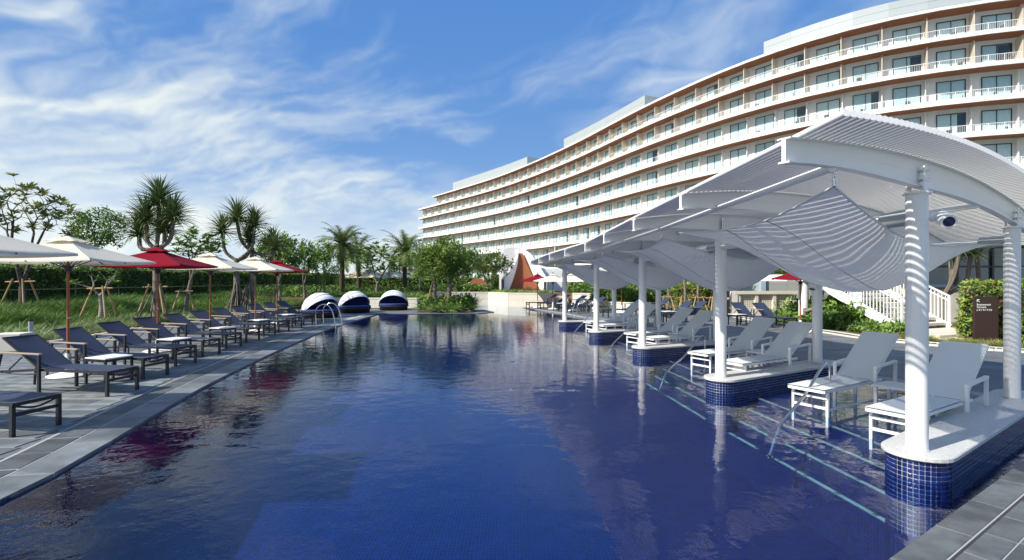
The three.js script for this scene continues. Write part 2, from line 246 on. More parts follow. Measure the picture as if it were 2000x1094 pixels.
{ // field pavers near the viewer on the left deck, long strips laid across
  const A = alongLine(leftSmooth), geos = {}; let n = 0;
  for (let r = 0; r < 26; r++) {
    const d0 = 4.3 + r * 0.30, x1base = -(0.705); let e = leftSmooth.find(p => p[1] > d0)?.[0] ?? -5; let x = Math.min(e, leftSmooth.find(p => p[1] > d0 + 0.3)?.[0] ?? -5) - 0.735;
    x -= 0; let first = true;
    while (x > -10.4) { const l = first ? 0.3 + 0.6 * sr() : [0.6, 0.9, 0.9, 1.2][Math.floor(sr() * 4)]; first = false; if ((1000 + 1000 * (x) / (d0 + 0.3)) > -40 && n < 290) { const key = l.toFixed(2) + (sr() < 0 ? 1 : 0); const g = geos[key] ??= uvw(rbxTop(l - 0.005, 0.29 + 0.004)); const m = obj('paving_stone', g, stoneTones[1 + Math.floor(sr() * 5)], deckLeft); m.position.set(x - l / 2, 0, -(d0 + 0.15)); n++; } x -= l; }
  }
}
function rbxTop(l, w) { const h = 0.003, t = 0.012; const s = new THREE.Shape([[-l / 2, -w / 2], [l / 2, -w / 2], [l / 2, w / 2], [-l / 2, w / 2]].map(p => new THREE.Vector2(...p))); const g = new THREE.ExtrudeGeometry(s, { depth: t - h, bevelEnabled: true, bevelThickness: h, bevelSize: h, bevelOffset: -h, bevelSegments: 1 }); g.rotateX(-Math.PI / 2); g.translate(0, -t, 0); return g; }

// ---------------------------------------------------------------- islands, steps, canopies
const PF = [[3.595, 4.545], [3.24, 7.94], [2.965, 11.63], [2.5, 15.15], [1.95, 18.9]];
const PB = [[6.37, 6.52], [5.54, 9.29], [5.0, 12.5], [4.61, 16.13], [3.82, 19.15]];
const DIR = PF.map((p, i) => { const dx = PB[i][0] - p[0], dz = PB[i][1] - p[1], L = Math.hypot(dx, dz); return { u: [dx / L, dz / L], L }; });
const onAxis = (i, a) => [PF[i][0] + DIR[i].u[0] * a, PF[i][1] + DIR[i].u[1] * a];
const pfLabel = ['closest to the drain slot', 'second from the drain slot', 'third from the drain slot', 'fourth from the drain slot', 'fifth, beside the far ladder'];
function stadium(i, half, a0, a1, n = 14) { const u = DIR[i].u, c0 = onAxis(i, a0), c1 = onAxis(i, a1), out = []; const th = Math.atan2(u[1], u[0]); for (let k = 0; k <= n; k++) { const t = th - Math.PI / 2 + Math.PI * k / n; out.push([c1[0] + half * Math.cos(t), c1[1] + half * Math.sin(t)]); } for (let k = 0; k <= n; k++) { const t = th + Math.PI / 2 + Math.PI * k / n; out.push([c0[0] + half * Math.cos(t), c0[1] + half * Math.sin(t)]); } return pl(out); }
const endA = [DIR[0].L + 0.45, DIR[1].L + 0.28, DIR[2].L + 0.25, DIR[3].L + 0.25, DIR[4].L + 0.25];
const tileG = (() => { const g = rbx(TILE * 0.90, TILE * 0.90, 0.010, 0.003); return g; })();
const tileM = std(lin(1, 1, 1), 0.16), groutM = std(lin(0.44, 0.48, 0.54), 0.85);
for (let i = 0; i < 5; i++) {
  const t = thing('pool_island', `blue mosaic pool island with granite top, ${pfLabel[i]}`, 'pool island');
  const top = stadium(i, 0.27, 0.03, endA[i]), wall = stadium(i, 0.235, 0.03, endA[i]);
  obj('top_slab', uvw(prism(top, 0.155, 0.20, 0.008)), M.granite, t);
  obj('core', prism(wall, -0.515, 0.154), groutM, t); obj('footing', uvw(prism(wall, FLOOR, -0.516)), mosaic, t);
  // every little tile around the wall
  const pts = [...wall, wall[0]].map(p => [p[0], p[1]]), A = alongLine(pts), mats = [], cols = [], m4 = new THREE.Matrix4(), r = rng(40 + i), n = Math.floor(A.L / TILE);
  for (let k = 0; k < n; k++) { const e = A.at((k + 0.5) * A.L / n); for (let row = 0; row < 17; row++) { const y = 0.154 - TILE * (row + 0.5); m4.makeRotationY(Math.atan2(e.n[0], e.n[1]) + Math.PI); m4.setPosition(e.p[0], y, e.p[1]); mats.push(m4.clone()); const s = 0.55 + 0.9 * r(), pu = r() > 0.85 ? 0.012 : 0; cols.push(lin(0.007 * s + pu * 0.6, 0.017 * s, 0.095 * s)); } }
  const im = shadow(new THREE.InstancedMesh(tileG, tileM, mats.length)); mats.forEach((q, k) => { im.setMatrixAt(k, q); im.setColorAt(k, cols[k]); }); im.name = 'mosaic_tile'; im.userData.kind = 'stuff'; t.add(im);
}
{ // sun shelf and three lower steps in each bay, each with a pale nosing
  const AS = [0.74, 0.48, 0.22, -0.04], YS = [-0.15, -0.30, -0.45, -0.60];
  const nosing = [std(lin(0.42, 0.40, 0.30), 0.6), std(lin(0.42, 0.44, 0.34), 0.6), std(lin(0.36, 0.46, 0.36), 0.6), std(lin(0.32, 0.47, 0.38), 0.6)];
  const noseT = tex(256, (u, v) => { const a = u * 16 % 1, b = v * 2 % 1, e = Math.min(a, b, 1 - a, 1 - b), s = 0.7 + 0.5 * hash(Math.floor(u * 16), Math.floor(v * 2)); return e < 0.06 ? [0.25, 0.25, 0.25] : [s, s, s]; });
  nosing.forEach(m => { m.map = rep(noseT, 1 / (16 * 0.025), 1); });
  for (let b = 0; b < 4; b++) for (let j = 0; j < 4; j++) {
    const back0 = b === 0 ? [7.05, 7.1] : onAxis(b, endA[b] + 0.1), back1 = onAxis(b + 1, endA[b + 1] + 0.05);
    const a = onAxis(b, AS[j]), c = onAxis(b + 1, AS[j] * 0.85);
    const s = struct(j ? 'pool_step' : 'sun_shelf', uvw(prism(pl([a, back0, back1, c]), FLOOR + 0.002 + j * 0.002, YS[j])), mosaic);
    const va = V(a[0], YS[j] + 0.004, -a[1]), vc = V(c[0], YS[j] + 0.004, -c[1]), dir = vc.clone().sub(va), L = dir.length(); dir.normalize();
    const side = V(dir.z, 0, -dir.x).multiplyScalar(-1); if (side.x < 0) side.multiplyScalar(-1);
    const t0 = j < 2 ? 0.07 : 0.03, t1 = 0.93, runs = j < 2 ? [[t0, t1]] : [[0.05, 0.60], [0.72, t1]];
    for (const [p, q] of runs) { const A1 = va.clone().addScaledVector(dir, L * p).addScaledVector(side, 0.035), B1 = va.clone().addScaledVector(dir, L * q).addScaledVector(side, 0.035); obj('step_nosing', uvRun(bar(A1, B1, 0.042, 0.010)), nosing[j], s); }
  }
  // bench along the first island on the drain side
  const u = DIR[0].u, n = [u[1], -u[0]], o = (a, w) => { const p = onAxis(0, a); return [p[0] + n[0] * w, p[1] + n[1] * w]; };
  struct('pool_step', uvw(prism(pl([o(0.9, 0.20), o(0.9, 0.52), o(4.0, 0.52), o(4.0, 0.20)].reverse()), FLOOR + 0.003, -0.26)), mosaic);
}
function uvRun(g) { return uvw(g); }

const COLTOP = 2.46;
const beamY = s => 2.80 + 0.124 * s - 0.224 * s * s, beamDepth = s => 0.15 + 0.10 * smooth(-0.7, 0.1, s) - 0.06 * smooth(1.0, 1.8, s);
const S0 = -0.685, S1 = 1.72;
const beamPt = (k, s, y) => { // k runs 0..4 in halves: island beams at whole numbers, hung beams between
  const i = Math.floor(k), f = k - i, at = q => [lerp(PF[q][0], PB[q][0], s), lerp(PF[q][1], PB[q][1], s)], a = at(i), b = f ? at(i + 1) : a; return V(lerp(a[0], b[0], f), y, -lerp(a[1], b[1], f));
};
const drop = k => 0.055 * k;                                   // the roofs step down a little along the row
function beamGeo(k) { // curved plate girder
  const n = 26, rows = [], w = 0.013, a = beamPt(k, S0, 0), b = beamPt(k, S1, 0), u = b.clone().sub(a).normalize(), side = V(u.z, 0, -u.x);
  for (let i = 0; i <= n; i++) { const s = lerp(S0, S1, i / n), y = beamY(s) - drop(k) - 0.025, h = beamDepth(s), p = beamPt(k, s, 0); const c = (dy, o) => p.clone().addScaledVector(side, o).setY(y + dy); rows.push([c(0, -w), c(0, w), c(-h, w), c(-h, -w), c(0, -w)]); }
  const g = clean(ribbonGeo(rows)); g.computeVertexNormals();
  const cap = (r, f) => { const q = new THREE.BufferGeometry(), P = rows[r]; const o = f ? [0, 1, 2, 0, 2, 3] : [0, 2, 1, 0, 3, 2]; q.setAttribute('position', new THREE.Float32BufferAttribute(o.flatMap(i => P[i].toArray()), 3)); q.computeVertexNormals(); return clean(q); };
  const fl = []; for (let i = 0; i < n; i++) { const s = lerp(S0, S1, i / n), s2 = lerp(S0, S1, (i + 1) / n); fl.push(clean(bar(beamPt(k, s, beamY(s) - drop(k) - 0.028), beamPt(k, s2, beamY(s2) - drop(k) - 0.028), 0.085, 0.010)), clean(bar(beamPt(k, s, beamY(s) - drop(k) - 0.027 - beamDepth(s)), beamPt(k, s2, beamY(s2) - drop(k) - 0.027 - beamDepth(s2)), 0.07, 0.010))); }
  return mergeGeometries([flatten(g), cap(0, true), cap(n, false), ...fl]);
}
function flatten(g) { g = g.index ? g.toNonIndexed() : g; g.computeVertexNormals(); return clean(g); }
const slatTubeG = {};
const canopyWhere = ['over the loungers closest to the drain slot', 'second from the drain slot', 'third from the drain slot', 'over the loungers by the far ladder'];
for (let b = 0; b < 4; b++) {
  const t = thing('slatted_canopy', `white curved tube slat canopy ${canopyWhere[b]}`, 'canopy');
  for (const k of b === 0 ? [0, 0.5, 1] : [b + 0.5, b + 1]) obj('beam', beamGeo(k), M.whiteSteel, t);
  const n = 92;
  for (let j = 0; j < n; j++) {
    const s = lerp(S0 + 0.012, S1, j / (n - 1)), p = beamPt(b, s, beamY(s) - drop(b)), q = beamPt(b + 1, s, beamY(s) - drop(b + 1));
    if (b === 0) { const o = V(0.10, 0, 0.42); p.addScaledVector(o, 1); }
    q.y += 0; obj('slat', cyl(p, q, 0.0225, 0.0225, 7), M.whiteSteel, t);
  }
  for (const s of [-0.49, 0.55]) obj('purlin', cyl(beamPt(b, s, beamY(s) - drop(b) - beamDepth(s) - 0.03), beamPt(b + 1, s, beamY(s) - drop(b + 1) - beamDepth(s) - 0.03), 0.034, 0.034, 10), M.whiteSteel, t);
  for (const s of [0, 1]) { const h = s ? 2.20 : 2.27; const a = beamPt(b, s, h - drop(b)), c = beamPt(b + 1, s, h - drop(b + 1)), d = c.clone().sub(a).normalize(); obj('boom', cyl(a.clone().addScaledVector(d, 0.03), c.clone().addScaledVector(d, -0.03), 0.055, 0.055, 12), M.whiteSteel, t); obj('boom_cap', [cyl(a.clone().addScaledVector(d, 0.04), a.clone().addScaledVector(d, 0.34), 0.075, 0.075, 14)], M.greyPanel, t); }
}
const colShade = ['first', 'second', 'third', 'fourth', 'fifth'];
for (let i = 0; i < 5; i++) for (const s of [0, 1]) {
  const p = s ? PB[i] : PF[i], top = (s ? 2.36 : COLTOP) - drop(i), yb = beamY(s) - drop(i) - beamDepth(s) - 0.02;
  const t = thing('canopy_column', `round white steel column at the ${s ? 'deck' : 'water'} end of the ${colShade[i]} island from the drain slot`, 'column', [p[0], 0.2, -p[1]]);
  obj('shaft', cyl(V(0, 0.002, 0), V(0, top - 0.2, 0), 0.083, 0.083, 28), M.whiteSteel, t);
  obj('base_ring', cyl(V(0, 0.001, 0), V(0, 0.012, 0), 0.095, 0.090, 28), M.granite, t);
  obj('top_flange', cyl(V(0, top - 0.2, 0), V(0, top - 0.18, 0), 0.108, 0.108, 28), M.whiteSteel, t);
  const u = DIR[i].u, ang = Math.atan2(u[1], u[0]), hh = yb - top + 0.16;
  const br = new THREE.Shape(); br.moveTo(-0.055, 0); br.lineTo(0.055, 0); br.lineTo(0.045, hh - 0.04); br.absarc(0, hh - 0.04, 0.045, 0, Math.PI); br.lineTo(-0.055, 0);
  for (const o of [-0.068, 0.056]) { const g = new THREE.ExtrudeGeometry(br, { depth: 0.012, bevelEnabled: false }); g.translate(0, top - 0.18, o); g.rotateY(ang); obj('bracket', g, M.whiteSteel, t); }
  for (const yy of [0.05, 0.13]) { const g = cyl(V(0.02, top - 0.18 + hh - yy, -0.09), V(0.02, top - 0.18 + hh - yy, 0.09), 0.013, 0.013, 8); g.rotateY(ang); obj('pin', g, M.whiteSteel, t); }
}
{ // shade sails slung under the slats
  const where = ['hung below the canopy closest to the drain slot', 'hung below the second canopy from the drain slot', 'hung below the third canopy from the drain slot', 'hung below the canopy by the far ladder'];
  for (let b = 0; b < 4; b++) {
    const A = beamPt(b, -0.48, 2.36 - drop(b)), D = beamPt(b + 1, -0.36, 2.44 - drop(b + 1)), Bn = V(lerp(PB[b][0], PB[b + 1][0], 0.09), 2.15 - drop(b), -lerp(PB[b][1], PB[b + 1][1], 0.09)), C = V(lerp(PB[b][0], PB[b + 1][0], 0.93), 2.10 - drop(b), -lerp(PB[b][1], PB[b + 1][1], 0.93));
    const t = thing('shade_sail', `pale grey fabric shade sail ${where[b]}`, 'shade sail', [A.x, A.y, A.z]);
    const n = 40, rows = [], w = rng(90 + b), ph = w() * 6;
    for (let i = 0; i <= n; i++) { const r = []; for (let j = 0; j <= n; j++) { const u = i / n, v = j / n, p = A.clone().lerp(Bn, u).lerp(D.clone().lerp(C, u), v); const cu = 4 * u * (1 - u), cv = 4 * v * (1 - v); p.y -= 0.17 * (cu * (1 - cv) * (v > 0.5 ? 0.35 : 0.8) + cv * (1 - cu) * 0.4) + 0.66 * Math.pow(6.75 * u * u * (1 - u), 0.9) * Math.pow(cv, 0.9); p.y += 0.012 * Math.sin(u * 21 + v * 9 + ph) * cu * cv + 0.008 * Math.sin(v * 30 - u * 8 + ph) * cv * cu; const pinch = 0.16; p.x += (0.5 - u) * 0; const cen = A.clone().add(Bn).add(C).add(D).multiplyScalar(0.25); const k = pinch * (cu * (1 - cv) * Math.abs(2 * v - 1) + cv * (1 - cu) * Math.abs(2 * u - 1)); p.x = lerp(p.x, cen.x, k); p.z = lerp(p.z, cen.z, k); r.push(p.sub(A)); } rows.push(r); }
    const g = ribbonGeo(rows); { const uv = g.attributes.uv; for (let i = 0; i < uv.count; i++) uv.setXY(i, uv.getX(i) * 3.4, uv.getY(i) * 3.4); }
    obj('cloth', g, M.sail, t);
    const hem = []; for (const e of [rows[0], rows[n], rows.map(r => r[0]), rows.map(r => r[n])]) hem.push(tube(e.filter((_, k) => k % 4 === 0), 0.010, 40, 5)); obj('hem', hem, M.whiteFab, t);
    for (const f of [0.34, 0.68]) obj('seam', tube(rows.map(r => r[Math.round(f * n)].clone().add(V(0, -0.003, 0))).filter((_, k) => k % 4 === 0), 0.006, 40, 4), std(lin(0.5, 0.5, 0.5), 0.9), t);
    for (const [c, q] of [[Bn, 0.05], [C, 0.05], [D, 0.04]]) obj('corner_ring', (() => { const g = new THREE.TorusGeometry(0.03, 0.007, 6, 14); g.translate(c.x - A.x, c.y - A.y, c.z - A.z); return g; })(), M.chrome, t);
    const up = beamPt(b, -0.48, beamY(-0.48) - drop(b) - beamDepth(-0.48) - 0.02).sub(A); obj('chain', [cyl(V(0, 0, 0), up, 0.008, 0.008, 6), ...[0, 1, 2].map(k => { const q = new THREE.TorusGeometry(0.014, 0.005, 6, 10); q.rotateY(k * 1.3); q.translate(up.x * (k + 0.5) / 3, up.y * (k + 0.5) / 3, up.z * (k + 0.5) / 3); return q; })], M.chrome, t);
  }
}
{ // cylinder spotlights clamped to columns
  const spot = (name, p, dir, label) => { const t = thing(name, label, 'spotlight', [p.x, p.y, p.z]); const d = dir.clone().normalize(); obj('housing', cyl(V(0, 0, 0), d.clone().multiplyScalar(0.22), 0.058, 0.058, 20), M.whiteSteel, t); obj('rim', cyl(d.clone().multiplyScalar(0.22), d.clone().multiplyScalar(0.228), 0.060, 0.060, 20), M.whiteSteel, t); obj('lens', cyl(d.clone().multiplyScalar(0.2285), d.clone().multiplyScalar(0.231), 0.043, 0.043, 20), phy(lin(0.01, 0.015, 0.06), 0.05), t); return t; };
  const mount = (t, to) => obj('mount', [cyl(V(0, 0, 0), to, 0.03, 0.03, 10), (() => { const g = new THREE.SphereGeometry(0.045, 12, 8); g.translate(to.x * 0.45, to.y * 0.45, to.z * 0.45); return g; })()], M.whiteSteel, t);
  const p1 = V(3.595, 0, -4.545);
  let t = spot('spotlight', V(p1.x + 0.235, 2.27, p1.z - 0.03), V(-0.42, -0.32, 0.9), 'white cylinder spotlight clamped high on the column closest to the drain slot'); mount(t, V(-0.155, 0, 0.0));
  t = spot('spotlight', V(5.54 - 0.11, 1.74, -9.29 + 0.09), V(-0.35, -0.9, 0.3), 'white cylinder spotlight tilted down on the deck side column of the second island'); mount(t, V(0.06, -0.05, -0.04));
  t = spot('spotlight', V(4.61 - 0.13, 1.78, -16.13 + 0.12), V(-0.4, -0.85, 0.3), 'small white cylinder spotlight on the deck side column of the fourth island'); mount(t, V(0.07, -0.03, -0.05));
}
{ // steel grab rails standing on the steps, one per bay
  const where = ['closest to the drain slot', 'second from the drain slot', 'third from the drain slot', 'by the far ladder'];
  const px = [[[1524, 832], [1605, 714], [1621, 812]], [[1303, 727], [1371, 657], [1377, 725]], [[1194, 677], [1237, 636], [1244, 668]], [[1122, 650], [1156, 617], [1162, 640]]];
  px.forEach((q, b) => { const w = G(q[0][0], q[0][1], WATER), back = G(q[2][0], q[2][1], -0.15), h = 0.62; const t = thing('grab_rail', `bent steel grab rail rising from the pool steps, ${where[b]}`, 'handrail', [w.x, -0.45, w.z]); const e = back.clone().sub(w); e.y = 0; const foot = e.clone().multiplyScalar(-0.18).setY(0.12); const P = [foot, V(0, 0.42, 0), e.clone().multiplyScalar(0.45).setY(0.68), e.clone().multiplyScalar(0.80).setY(0.97), e.clone().multiplyScalar(0.92).setY(1.02), e.clone().multiplyScalar(0.99).setY(0.96), e.clone().setY(0.80), e.clone().setY(0.30)]; obj('rail', tube(P, 0.019, 60, 10), M.chrome, t); obj('foot_collar', [cyl(e.clone().setY(0.30), e.clone().setY(0.32), 0.04, 0.04, 14), cyl(V(foot.x, 0.10, foot.z), V(foot.x, 0.12, foot.z), 0.04, 0.04, 14)], M.chrome, t); });
}
// ---------------------------------------------------------------- loungers, tables, umbrellas
function slingGeo(L, W, thick, x0, y0, ang, sag = 0.015) { // fabric bed from (x0,y0) running along +x at an angle
  const n = 12, rows = [], c = Math.cos(ang), s = Math.sin(ang);
  for (let i = 0; i <= n; i++) { const r = []; for (let j = 0; j <= 8; j++) { const u = i / n * L, v = (j / 8 - 0.5) * W, d = -sag * (1 - (2 * j / 8 - 1) ** 2) * Math.min(1, 6 * Math.min(i / n, 1 - i / n)); r.push(V(x0 + u * c - d * s, y0 + u * s + d * c, v)); } rows.push(r); }
  const g = ribbonGeo(rows), uv = g.attributes.uv; for (let i = 0; i < uv.count; i++) uv.setXY(i, uv.getX(i) * W, uv.getY(i) * L); return g;
}
// white lounger: the origin is the foot corner away from the viewer, +x runs to the head, +z across
function makeWhiteLounger(label) {
  const t = thing('white_lounger', label, 'sun lounger', [0, 0, 0], 0, 'white loungers standing in the shallow water'); const W = 0.48, L = 2.12, H = 0.32, hinge = 1.27, a = 0.64, z0 = -0.004;
  const c = W / 2, tub = (p, q, w = 0.026, h = 0.034) => bar(V(...p), V(...q), w, h);
  for (const z of [0.02, W - 0.02]) obj('side_rail', tub([0.02, H - 0.02, z], [1.55, H - 0.02, z]), M.whiteSteel, t);
  obj('foot_rail', [tub([0.02, H - 0.02, 0.02], [0.02, H - 0.02, W - 0.02]), tub([0.10, H - 0.11, 0.02], [0.10, H - 0.11, W - 0.02], 0.022, 0.03)], M.whiteSteel, t);
  const s1 = slingGeo(hinge - 0.02, W - 0.02, 0, 0.0, H + 0.012, 0); s1.translate(0, 0, c); obj('seat_sling', s1, M.whiteFab, t);
  const s2 = slingGeo(0.98, W - 0.02, 0, hinge, H + 0.012, a, 0.02); s2.translate(0, 0, c); obj('back_sling', s2, M.whiteFab, t);
  const be = [hinge + 0.98 * Math.cos(a), H + 0.98 * Math.sin(a)];
  const bf = obj('back_frame', [tub([hinge, H - 0.012, 0.015], [be[0], be[1] - 0.012, 0.015], 0.028, 0.028), tub([hinge, H - 0.012, W - 0.015], [be[0], be[1] - 0.012, W - 0.015], 0.028, 0.028), tub([be[0], be[1] - 0.012, 0.012], [be[0], be[1] - 0.012, W - 0.012], 0.028, 0.028)], M.whiteSteel, t);
  for (const z of [0.025, W - 0.025]) { obj('leg', tub([0.12, -0.15, z], [0.12, H - 0.04, z], 0.030, 0.030), M.whiteSteel, t); const lg = obj('armrest', [tub([1.28, -0.15, z + (z < c ? -0.045 : 0.045)], [1.28, 0.485, z + (z < c ? -0.045 : 0.045)], 0.036, 0.036), tub([1.27, 0.50, z + (z < c ? -0.045 : 0.045)], [1.90, 0.54, z + (z < c ? -0.045 : 0.045)], 0.045, 0.03), tub([1.88, -0.15, z + (z < c ? -0.045 : 0.045)], [1.88, 0.525, z + (z < c ? -0.045 : 0.045)], 0.036, 0.036), tub([1.28, 0.12, z + (z < c ? -0.045 : 0.045)], [1.88, 0.12, z + (z < c ? -0.045 : 0.045)], 0.026, 0.03)], M.whiteSteel, t); }
  obj('stretcher', [tub([0.12, 0.08, 0.03], [0.12, 0.08, W - 0.03], 0.026, 0.03), tub([0.13, 0.06, W - 0.025], [1.27, 0.06, W + 0.01], 0.022, 0.026)], M.whiteSteel, t);
  return t;
}
const turnOf = (ux, ud) => Math.atan2(ud, ux);        // plan direction (x, depth) to a turn about y
{
  const spots = [[3.62, 6.75, 0.85, 0.53, 'in the bay closest to the drain slot, beside the second island'], [3.81, 5.55, 0.85, 0.53, 'in the bay closest to the drain slot, beside the first island'], [3.36, 9.85, 0.87, 0.50, 'in the second bay, beside the third island'], [3.52, 8.78, 0.87, 0.50, 'in the second bay, beside the second island'], [2.92, 13.45, 0.88, 0.47, 'in the third bay, beside the fourth island'], [3.08, 12.40, 0.88, 0.47, 'in the third bay, beside the third island'], [2.36, 17.05, 0.92, 0.38, 'in the fourth bay, beside the fifth island'], [2.58, 15.95, 0.92, 0.38, 'in the fourth bay, beside the fourth island']];
  let proto; spots.forEach(([x, d, ux, ud, w]) => { const l = `white mesh lounger ${w}`; if (!proto) { proto = makeWhiteLounger(l); proto.position.set(x, 0, -d); proto.rotation.y = turnOf(ux, ud); } else dup(proto, [x, 0, -d], turnOf(ux, ud), l); });
  const tab = (x, d, ux, ud, l) => { const t = thing('white_side_table', l, 'side table', [x, 0, -d], turnOf(ux, ud), 'white tables between the white loungers'); obj('table_top', rbx(0.46, 0.035, 0.46, 0.008, 0, 0.305, 0), M.whiteFab, t); for (const a of [-0.19, 0.19]) for (const b of [-0.19, 0.19]) obj('leg', bx(0.036, 0.437, 0.036, a, 0.069, b), M.whiteSteel, t); obj('stretcher', [bx(0.34, 0.03, 0.025, 0, 0.07, -0.19), bx(0.34, 0.03, 0.025, 0, 0.07, 0.19)], M.whiteSteel, t); };
  tab(5.08, 6.72, 0.85, 0.53, 'low white square table between the loungers of the first bay'); tab(4.86, 9.95, 0.87, 0.5, 'low white square table between the loungers of the second bay'); tab(4.42, 13.45, 0.88, 0.47, 'low white square table between the loungers of the third bay'); tab(3.95, 16.9, 0.92, 0.38, 'low white square table between the loungers of the fourth bay');
}
// navy lounger: origin at the middle of the foot end, +x to the head
function makeNavyLounger(label, group) {
  const t = thing('navy_lounger', label, 'sun lounger', [0, 0, 0], 0, group), W = 0.51, H = 0.35, hinge = 1.22, a = 0.57, z1 = W / 2 - 0.015;
  const tub = (p, q, w = 0.028, h = 0.038) => bar(V(...p), V(...q), w, h);
  for (const s of [-1, 1]) {
    obj('side_rail', [tub([0.0, H, s * z1], [hinge + 0.05, H, s * z1]), tub([hinge + 0.04, H, s * z1], [1.95, H - 0.05, s * z1])], M.charcoal, t);
    obj('leg', tub([0.025, 0.001, s * z1], [0.025, H - 0.005, s * z1], 0.04, 0.04), M.charcoal, t);
    obj('arm_post', tub([1.20, 0.002, s * (z1 + 0.035)], [1.20, 0.60, s * (z1 + 0.035)], 0.036, 0.036), M.charcoal, t);
    obj('rear_leg', tube([V(2.02, 0.003, s * (z1 + 0.03)), V(2.0, 0.22, s * (z1 + 0.03)), V(1.90, 0.57, s * (z1 + 0.035))], 0.019, 10, 6), M.charcoal, t);
    obj('brace', tube([V(1.22, H - 0.05, s * z1), V(1.55, 0.27, s * z1), V(1.97, 0.30, s * z1)], 0.011, 10, 5), M.charcoal, t);
    const ar = rbx(0.78, 0.028, 0.058, 0.012); ar.rotateZ(0.02); { const p = ar.attributes.position; for (let i = 0; i < p.count; i++) { const u = p.getX(i) / 0.39; p.setY(i, p.getY(i) + 0.618 - 0.045 * u * u * (u < 0 ? 0.5 : 0.6)); p.setX(i, p.getX(i) + 1.55); p.setZ(i, p.getZ(i) + s * (z1 + 0.035)); } ar.computeVertexNormals(); } obj('armrest', ar, M.teakArm, t);
  }
  obj('foot_rail', [tub([0.0, H, -z1], [0.0, H, z1]), tub([0.03, H - 0.12, -z1], [0.03, H - 0.12, z1], 0.026, 0.036), tube([V(0.03, H - 0.02, -z1), V(0.02, H - 0.075, 0), V(0.03, H - 0.02, z1)], 0.012, 12, 5)], M.charcoal, t);
  obj('seat_sling', slingGeo(hinge - 0.02, W - 0.06, 0, 0.01, H + 0.022, 0), M.navyFab, t);
  obj('back_sling', slingGeo(0.84, W - 0.06, 0, hinge, H + 0.022, a), M.navyFab, t);
  const bx2 = hinge + 0.84 * Math.cos(a), by2 = H + 0.84 * Math.sin(a);
  obj('back_frame', [tub([hinge, H, -z1 + 0.01], [bx2, by2 + 0.01, -z1 + 0.01], 0.026, 0.026), tub([hinge, H, z1 - 0.01], [bx2, by2 + 0.01, z1 - 0.01], 0.026, 0.026), tub([bx2, by2 + 0.01, -z1], [bx2, by2 + 0.01, z1], 0.026, 0.026)], M.charcoal, t);
  for (const s of [-1, 1]) obj('back_strut', tub([1.62, by2 - 0.28, s * 0.2], [1.86, 0.33, s * 0.2], 0.016, 0.016), M.charcoal, t);
  return t;
}
let navy;
function navyAt(x, d, ux, ud, label, group) { const y = 0; if (!navy) { navy = makeNavyLounger(label, group); navy.position.set(x, y, -d); navy.rotation.y = turnOf(ux, ud); return navy; } return dup(navy, [x, y, -d], turnOf(ux, ud), label, group); }
function navyTable(x, d, turn, label, group) { const t = thing('side_table', label, 'side table', [x, 0, -d], turn, group); obj('table_top', rbx(0.46, 0.022, 0.46, 0.006, 0, 0.415, 0), M.white, t); obj('apron', [bx(0.47, 0.04, 0.03, 0, 0.383, 0.215), bx(0.47, 0.04, 0.03, 0, 0.383, -0.215), bx(0.03, 0.04, 0.40, 0.215, 0.382, 0), bx(0.03, 0.04, 0.40, -0.215, 0.382, 0), bx(0.44, 0.025, 0.022, 0, 0.16, 0.215)], M.charcoal, t); for (const a of [-0.215, 0.215]) for (const b of [-0.215, 0.215]) obj('leg', bx(0.032, 0.402, 0.032, a, 0.202, b), M.charcoal, t); }
{
  const foot = [[-5.34, 5.80], [-5.83, 7.72], [-6.22, 8.99], [-6.56, 10.35], [-6.78, 11.6], [-6.98, 12.9], [-7.18, 14.25], [-7.36, 15.6], [-7.50, 16.9], [-7.62, 18.2], [-7.74, 19.5], [-7.85, 20.8]];
  const ord = ['first', 'second', 'third', 'fourth', 'fifth', 'sixth', 'seventh', 'eighth', 'ninth', 'tenth', 'eleventh', 'twelfth'];
  foot.forEach(([x, d], i) => navyAt(x, d - 0.03, -0.98 + 0.004 * i, 0.17 + 0.012 * i, `navy lounger, ${i === 11 ? 'in the garden side row, next to the round daybeds' : `${['twelfth', 'eleventh', 'tenth', 'ninth', 'eighth', 'seventh', 'sixth', 'fifth', 'fourth', 'third', 'second'][i]} of the garden side row from the round daybeds`}`, 'navy loungers along the garden side'));
  [[1, 2], [3, 4], [5, 6], [7, 8], [9, 10]].forEach(([a, b], i) => { const x = (foot[a][0] + foot[b][0]) / 2 - 0.72, d = (foot[a][1] + foot[b][1]) / 2 + 0.22; navyTable(x, d, turnOf(-0.955, 0.28), `dark side table with pale top, ${['fifth', 'fourth', 'third', 'second', 'first'][i]} of the garden side row from the daybeds`, 'side tables along the garden side'); });
}
